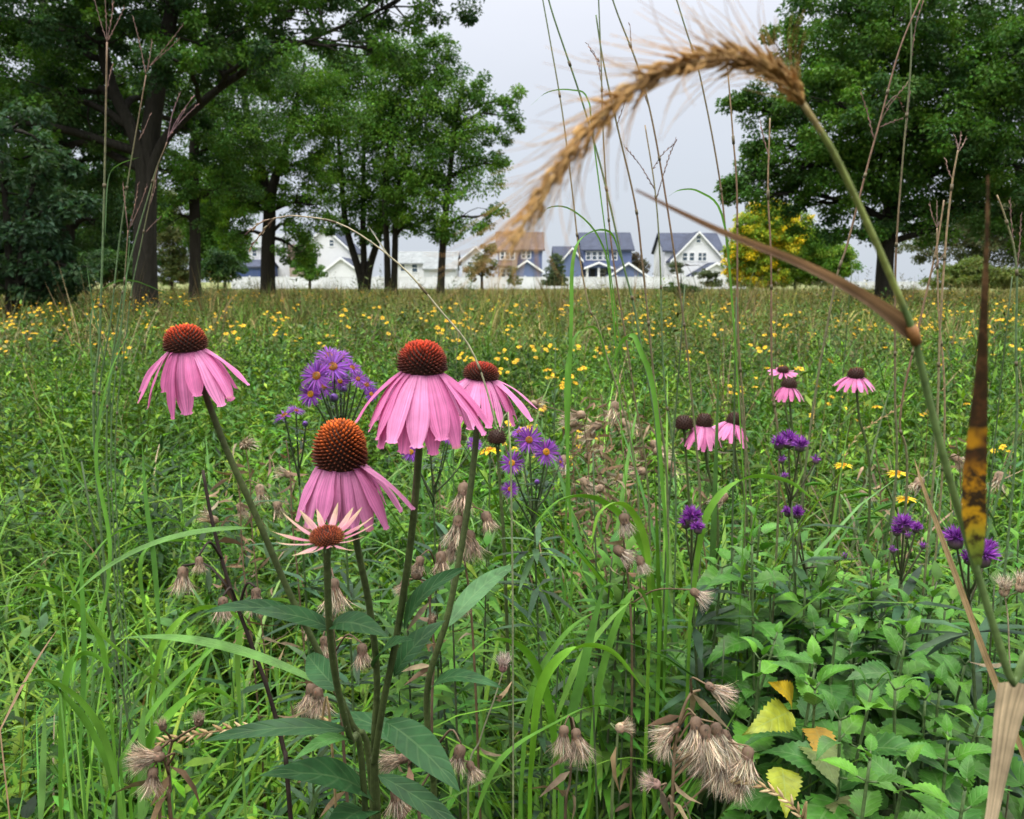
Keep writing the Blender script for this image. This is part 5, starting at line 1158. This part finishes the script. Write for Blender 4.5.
# ------------------------------------------------------------------ wild rye with its arching bristly spike
def PR(a, b, y): return PY(a, b, y * .75)
o = thing('wild_rye', np.array([.27, .33, 0]), 'wild rye with an arching bristly tan spike bent over against the sky', 'grass stem'); g = np.array(o.location)
sp = [PR(a, b, y) for a, b, y in ((803, 104, .305), (790, 84, .300), (768, 68, .295), (740, 59, .288), (705, 60, .280), (665, 70, .270), (628, 92, .262), (595, 124, .255), (565, 160, .248), (538, 200, .242), (512, 243, .236))]
st = [g + [0, 0, 0], g + [.0, -.03, .4], PR(1045, 760, .36), PR(1012, 682, .352), PR(1001, 650, .35), PR(978, 575, .345), (PR(950, 480, .34)), PR(926, 388, .335), PR(914, 335, .33), PR(893, 282, .325), PR(862, 212, .318), PR(832, 150, .31), sp[0]]
Q = catmull(st, 70); mb = MB(); tt = np.linspace(0, 1, 70)
cc = np.array([(.10, .16, .045)]) * np.ones((70, 1)); cc[50:] = (.20, .24, .06); cc[66:] = (.28, .22, .08)
tube(mb, Q, np.linspace(.0016, .0008, 70), 8, cc); i = int(np.argmin(np.linalg.norm(Q - PR(914, 335, .33), axis=1)))
tube(mb, Q[i - 1:i + 2], .0017, 8, (.22, .10, .03)); mb.build('stem', M_STEM, o, g)
R = catmull(sp, 90); T = nrm(np.gradient(R, axis=0)); mb = MB(); tube(mb, R, np.linspace(.0008, .0004, 90), 5, (.26, .16, .06))
aw = MB(); vd = nrm(R - CAM); sd = nrm(np.cross(T, vd)); ud = np.cross(sd, T)
for k in range(60):
    i = int(1 + k * 88 / 60); sc = (.62 if k < 4 else .86) * .8 + .25 * math.sin(math.pi * min(1, k / 55 + .15)) - .25 * max(0, (k - 48) / 12)
    for q in range(4):
        an = (k % 2) * 3.1416 + q * 1.25 - 1.9 + rng.normal() * .3
        outv = sd[i] * math.cos(an) + ud[i] * math.sin(an)
        d = nrm(T[i] + outv * (.34 + .2 * rng.normal()) + rng.normal(size=3) * .1); L = .0064 * sc * (.7 + .55 * rng.random()); bb = R[i] + outv * .0008
        mid = bb + d * L * .5 + outv * .0006; tip = bb + d * L
        c0 = np.array(random.choice([(.44, .26, .085), (.36, .20, .06), (.50, .32, .12), (.28, .15, .045)]))
        tube(mb, [bb, bb + d * L * .22 + outv * .0004, mid, bb + d * L * .8 + outv * .0002, tip], [.0003, .0006 * sc, .00065 * sc, .0004, .0002], 5, c0)
        AL = (.014 + .011 * rng.random()) * (1 if k > 4 else .8); cur = nrm(outv * .5 + rng.normal(size=3) * .25)
        A = catmull([tip - d * .001, tip + d * AL * .5 + cur * AL * .05, tip + d * AL * .95 + cur * AL * .24], 6)
        tube(aw, A, np.linspace(.00016, .00005, 6), 3, c0 * 1.15 + .02)
mb.build('spike', M_DRY, o, g).data; aw.build('awns', M_DRY, o, g)
mb = MB(); L_ = catmull([PR(917, 338, .33), PR(893, 316, .328), PR(855, 291, .318), PR(800, 263, .305), PR(730, 235, .288), PR(680, 212, .272), PR(636, 190, .258)], 30); t = np.linspace(0, 1, 30)
strip(mb, L_, np.interp(t, [0, .06, .15, .3, .6, 1], [.0026, .0054, .0050, .0034, .0020, .0005]), nrm(np.array([.25, -.35, .9])), .7, np.array([np.interp(t, [0, .1, .4, 1], v) for v in ((.10, .22, .30, .34), (.055, .14, .19, .20), (.03, .08, .11, .13))]).T)
lf = mb.build('dead_leaf', M_DRYLEAF, o, g); lf['label'] = 'brown dead leaf bent out from the stem joint'
def blotched():
    m, nt = newmat('blotched_leaf'); s = N(nt, 'ShaderNodeSeparateXYZ'); lk(nt, attr(nt, 'lc', 'Vector'), s.inputs[0])
    c = ramp(nt, s.outputs[1], [(.0, (.08, .15, .03)), (.10, (.22, .26, .03)), (.18, (.52, .30, .015)), (.33, (.44, .20, .012)), (.38, (.07, .033, .015)), (.62, (.08, .04, .02)), (.82, (.13, .075, .04))])
    f = noise(nt, 210, 5, rough=.7); sp_ = ramp(nt, f, [(.43, 0.0), (.55, 1.0)]); c = mix(nt, sp_, c, (.035, .022, .012))
    f2 = noise(nt, 60, 2); yl = mth(nt, 'MULTIPLY', ramp(nt, f2, [(.56, 0.0), (.62, 1.0)]), ramp(nt, s.outputs[1], [(.34, 0.0), (.40, 1.0), (.48, 0.6), (.54, 0.0)])); c = mix(nt, yl, c, (.48, .24, .015))
    return finish(m, nt, c, .55, .25, (1.1, 1, .7), f, .3, .001, .3)
mb = MB(); L_ = catmull([PR(978, 566, .335), PR(975, 530, .33), PR(974, 490, .325), PR(977, 440, .32), PR(981, 380, .312), PR(984, 310, .303), PR(987, 240, .295), PR(988, 175, .29)], 40); t = np.linspace(0, 1, 40)
Wd = np.interp(t, [0, .08, .2, .35, .5, .65, .8, 1], [.0020, .0048, .0070, .0066, .0046, .0026, .0014, .0005])
for kk in (0,): strip(mb, L_, Wd, nrm(np.array([.95, -.25, .0])), .25)
lf = mb.build('leaf', blotched(), o, g, True); lf['label'] = 'upright yellow leaf blotched black, brown towards the tip'
# straw: tan stalk and torn blade at the right edge, dry rye spikes at the bottom
arc_blade('thin tan dead stalk leaning across the leafy patch at the right', [(1040, 800), (1016, 735), (985, 655), (950, 560), (925, 492), (914, 458)], .42, .0036, (.34, .24, .12), dY=.006, name='dead_stalk', group=None, mat=M_DRYLEAF)
mb = MB(); L_ = catmull([PY(985, 850, .30), PY(992, 815, .30), PY(1001, 760, .295), PY(1008, 718, .29), PY(1016, 685, .285)], 20); t = np.linspace(0, 1, 20)
b_ = L_[0] * [1, 1, 0] + [0, .03, 0]; P2 = np.vstack([[b_], L_]); strip(mb, P2, np.concatenate([[.002], np.interp(t, [0, .3, 1], [.004, .005, .0125])]), nrm(np.array([.95, -.3, .1])), .15, (.52, .41, .27))
o = mb.build('dead_grass', M_DRYLEAF); o.data.transform(__import__('mathutils').Matrix.Translation(-__import__('mathutils').Vector(b_))); o.location = b_; tag(o, 'pale straw coloured dead blade with cut-off top in the lower right corner', 'grass blade', kind='thing')
def dry_spike(label, path, Y, n):
    P = catmull([PY(a, b, Y + .004 * i) for i, (a, b) in enumerate(path)], 40); b = P[0] * [1, 1, 0] + [0, .02, 0]
    o = thing('dry_rye', b, label, 'grass stem', 'dry rye spikes lying low'); g = np.array(o.location); mb = MB()
    tube(mb, catmull([b, (b + P[0]) / 2 + [0, .01, .05], P[0], P[2]], 14), .0011, 5, (.3, .22, .1)); mb.build('stem', M_DRY, o, g)
    mb = MB(); T = nrm(np.gradient(P, axis=0)); tube(mb, P, .0007, 4, (.3, .2, .1))
    for k in range(n):
        i = int(k * 39 / n); sdv = nrm(np.cross(T[i], nrm(P[i] - CAM))) * (1 if k % 2 else -1)
        d = nrm(T[i] + sdv * .5 + rng.normal(size=3) * .1); bb = P[i]; tube(mb, [bb, bb + d * .003, bb + d * .006, bb + d * .010], [.0004, .0014, .0012, .0003], 5, random.choice([(.42, .30, .14), (.5, .38, .2), (.33, .22, .1)]))
    mb.build('spike', M_DRY, o, g)
dry_spike('dry braided rye spike lying across the lower left, left of the coneflower stems', [(330, 722), (285, 728), (235, 729), (190, 736), (155, 744)], .58, 34)
dry_spike('dry curved rye spike beside the silky heads in the lower right', [(805, 822), (790, 803), (770, 790), (750, 782), (732, 778)], .60, 18)
dry_spike('pale nodding dry spike in the middle distance right of the ironweed', [(838, 560), (842, 470), (856, 438), (872, 424), (892, 412), (905, 400)], 1.7, 22)

# ------------------------------------------------------------------ dried nodding thistle heads
def seedhead(p, d, Ln, R, parent, g, tuft=(.42, .33, .235), bulb=(.13, .085, .055), nf=190, open_=.42):
    d = nrm(d); mb = MB()
    lathe(mb, p - d * R * .9, d, [(R * .15, 0, bulb), (R * .75, R * .3, bulb), (R * .95, R * .9, [c * 1.25 for c in bulb]), (R * .85, R * 1.5, [c * 1.5 for c in bulb]), (R * .7, R * 2.0, [c * 1.9 for c in bulb])], 10)
    n = 36; a = rng.random(n) * 6.28; e1 = nrm(np.cross(d, [.2, 1, .3])); e2 = np.cross(d, e1); o2 = e1 * np.cos(a)[:, None] + e2 * np.sin(a)[:, None]
    leaves_many(mb, p + o2 * R * .8 + d * (rng.random((n, 1)) * 1.6 - .6) * R, nrm(d + o2 * .25), o2, R * .8, R * .35, pick([[c * 1.4 for c in bulb], bulb], n), True)
    h = mb.build('seed_head', M_DRY, parent, g)
    mb = MB(); a = rng.random(nf) * 6.28; o2 = e1 * np.cos(a)[:, None] + e2 * np.sin(a)[:, None]; rr = np.sqrt(rng.random((nf, 1)))
    D = nrm(d + o2 * rr * open_ + rng.normal(size=(nf, 3)) * .06)
    leaves_many(mb, p + o2 * rr * R * .7 + d * R * .5, D, nrm(rng.normal(size=(nf, 3))), Ln * (.65 + .4 * rng.random(nf)), Ln * (.055 if nf < 50 else .021), pick([tuft, [c * 1.25 for c in tuft], [c * .7 for c in tuft]], nf), True, droop=.42)
    mb.build('tuft', M_DRY, h, g)
def dry_plant(label, stem, Y, heads, col=(.10, .065, .035), r=.0016, group='dried seed heads', leaves=8, **kw):
    P = [PY(a, b, Y + .006 * i) for i, (a, b) in enumerate(stem)]; b = P[0] * [1, 1, 0] + [0, .03, 0]
    o = thing('dried_thistle', b, label, 'dried flower', group); g = np.array(o.location); mb = MB()
    Q = catmull([b, (b + P[0]) / 2 + [.005, 0, 0]] + P, 30); tube(mb, Q, np.linspace(r * 1.2, r * .7, 30), 5, col)
    for (hx, hy, dx, dy, Lp, Rp, *dz) in heads:
        Yh = Y + (dz[0] if dz else rng.normal() * .012); p = PY(hx, hy, Yh); k = int(np.argmin(np.linalg.norm(Q[10:] - p, axis=1) + .6 * np.maximum(0, Q[10:, 2] - p[2] + .02))) + 10
        s = Yh / F; dv = np.array([dx, -.25, -dy]); dv = nrm(dv)
        tube(mb, catmull([Q[k], (Q[k] + p) / 2 - dv * .008 + [0, 0, .006], p - dv * Rp * s * .9], 8), np.linspace(r * .7, r * .5, 8), 4, col)
        seedhead(p, dv, Lp * s, Rp * s, o, g, **kw)
    if leaves:
        n = leaves; B = Q[rng.integers(8, 28, n)] + rng.normal(size=(n, 3)) * (.022 if n > 20 else 0); a = rng.random(n) * 6.28
        leaves_many(mb, B, np.stack([np.cos(a), np.sin(a), -.4 + rng.normal(size=n) * .5], -1), nrm(rng.normal(size=(n, 3))), .022 + .02 * rng.random(n), .006, pick([(.16, .11, .06), (.24, .17, .1)], n), True, droop=.5)
    mb.build('stem', M_DRY, o, g)
    return o
dry_plant('blackened dead stem left of the leaning coneflower stem, hung with silky heads', [(288, 790), (284, 750), (268, 690), (250, 640), (228, 580), (212, 520), (203, 470)], .60,
          [(183, 571, 0, 1, 24, 6), (223, 601, 0, 1, 22, 5.5), (256, 592, .05, 1, 24, 5.5), (199, 560, .1, 1, 14, 4.5)], col=(.03, .02, .015), r=.0019)
dry_plant('lower left dead plant with a blown pale silky head and brown buds', [(172, 830), (170, 790), (168, 760), (172, 742)], .57,
          [(160, 757, -1, -.1, 34, 6), (153, 772, -.1, 1, 26, 6), (163, 727, 0, -1, 10, 4.5), (199, 722, .1, -1, 12, 5.5), (158, 750, -.8, .5, 30, 5)], col=(.14, .09, .05))
dry_plant('dead plant whose fluffy heads hang behind the short young coneflower', [(345, 770), (340, 700), (334, 640), (330, 585)], .68,
          [(334, 583, .1, 1, 34, 6), (312, 688, -.1, 1, 30, 7), (318, 692, .2, 1, 28, 6), (324, 640, .2, 1, 18, 5), (362, 648, .1, 1, 22, 6)], col=(.12, .08, .05))
dry_plant('dead plant with small brown heads between the two centre stems', [(432, 740), (434, 650), (430, 600), (440, 550)], .80,
          [(441, 556, 0, 1, 20, 6), (417, 574, .1, -1, 8, 7), (405, 583, -.4, .6, 14, 5), (432, 622, .1, -1, 7, 5), (420, 560, -.2, 1, 14, 5)], col=(.12, .08, .05))
dry_plant('dead plant with shaggy tan heads right of the tucked-behind coneflower stem', [(476, 700), (470, 600), (462, 540), (464, 480)], .92,
          [(464, 488, -.1, 1, 28, 7), (458, 520, -.1, 1, 30, 6), (470, 535, .2, 1, 28, 6), (486, 516, .3, .8, 18, 6), (453, 545, -.3, .8, 20, 5), (462, 600, 0, 1, 18, 5)], col=(.14, .09, .05))
dry_plant('pair of brown silky heads hanging side by side in the lower centre', [(565, 830), (570, 780), (573, 725)], .66, [(564, 730, -.12, 1, 30, 6), (576, 733, .25, 1, 34, 6)], col=(.10, .07, .04))
dry_plant('big bunch of blown silky seed heads in the lower right centre', [(672, 830), (674, 760), (680, 720), (690, 695), (700, 690)], .62,
          [(676, 728, -1, .4, 30, 6), (669, 738, -.5, .9, 26, 5), (696, 722, 0, 1, 34, 7), (705, 730, .2, 1, 38, 7), (716, 728, .3, 1, 40, 7), (724, 735, .4, .9, 34, 7), (712, 752, -.3, 1, 34, 6), (731, 747, .0, 1, 36, 6), (722, 765, -.2, 1, 32, 6), (739, 768, -.1, 1, 30, 7), (748, 752, -.2, 1, 34, 7), (709, 686, 1, .5, 30, 5), (740, 780, -.4, .9, 26, 6), (700, 745, -.5, .8, 32, 5)], col=(.16, .11, .06), tuft=(.54, .44, .32))
dry_plant('dry curled head beside the bunch of silky heads, on a green weed', [(612, 810), (616, 760), (618, 728)], .64, [(620, 728, .9, -.4, 14, 6)], col=(.10, .14, .05), tuft=(.5, .4, .28), bulb=(.3, .22, .14), leaves=2)
dry_plant('single closed head pointing up left below the bunch of silky heads', [(672, 830), (666, 800), (658, 786)], .60, [(656, 784, -.9, -.5, 18, 6)], col=(.14, .1, .06), tuft=(.5, .38, .3), bulb=(.24, .15, .12), leaves=2)
dry_plant('dead plant with frayed heads at the foot of the coneflowers', [(420, 830), (415, 790), (410, 760), (440, 742)], .60,
          [(404, 758, -.8, .1, 30, 6), (396, 792, .1, 1, 28, 7), (460, 750, -.2, .9, 24, 7), (422, 752, .6, .3, 22, 5), (470, 765, .5, .9, 20, 5)], col=(.14, .10, .06))
dry_plant('dead plant with curled heads in front of the tall centre grass', [(632, 680), (630, 600), (624, 545), (622, 515)], .90,
          [(624, 518, .2, 1, 18, 6), (618, 550, .6, .4, 20, 6), (694, 592, 1, .6, 20, 5), (640, 560, .3, 1, 16, 5)], col=(.13, .09, .05), tuft=(.5, .42, .33))
dry_plant('thin stalk with one closed pinkish white bud in the lower centre', [(468, 790), (480, 740), (494, 700), (503, 672)], .74, [(503, 668, .05, -1, 16, 5)], col=(.2, .2, .12), tuft=(.62, .5, .44), bulb=(.3, .16, .15), r=.001, leaves=2)
dry_plant('pale stalk with two closed cream buds at the right edge', [(1012, 760), (1010, 680), (1008, 620), (1004, 592)], .80, [(1004, 592, -.1, -1, 18, 5.5), (1020, 588, .1, -1, 18, 5.5)], col=(.3, .25, .16), tuft=(.6, .5, .38), bulb=(.36, .26, .18), r=.001, leaves=2)
for k, (px, py, Yq) in enumerate(((588, 455, 1.5), (605, 425, 1.7), (625, 470, 1.55), (572, 430, 1.8), (600, 490, 1.4), (640, 440, 1.8), (250, 480, 1.5), (290, 470, 1.35), (240, 500, 1.3), (700, 480, 1.5), (430, 410, 2.4), (960, 470, 1.8), (880, 480, 1.7))):
    n = 3 if k < 6 else 2
    hs = [(px + rng.normal() * 17, py + rng.normal() * 16, rng.normal() * .6, rng.normal() * .5 + .6, 14 + 5 * rng.random(), 4 + 1.5 * rng.random(), rng.normal() * .05) for _ in range(n)]
    dry_plant('brown withered plant with crumpled heads in the tangle right of the violet asters' if k < 6 else 'brown withered plant with a few crumpled heads among the green', [(px + 8, py + 110), (px + 2, py + 50), (px, py), (px - 4, py - 30)], Yq, hs, col=(.15, .10, .06), group='withered plants in the middle meadow', nf=40, leaves=90 if k < 6 else 30, tuft=(.46, .37, .26), bulb=(.20, .14, .09))
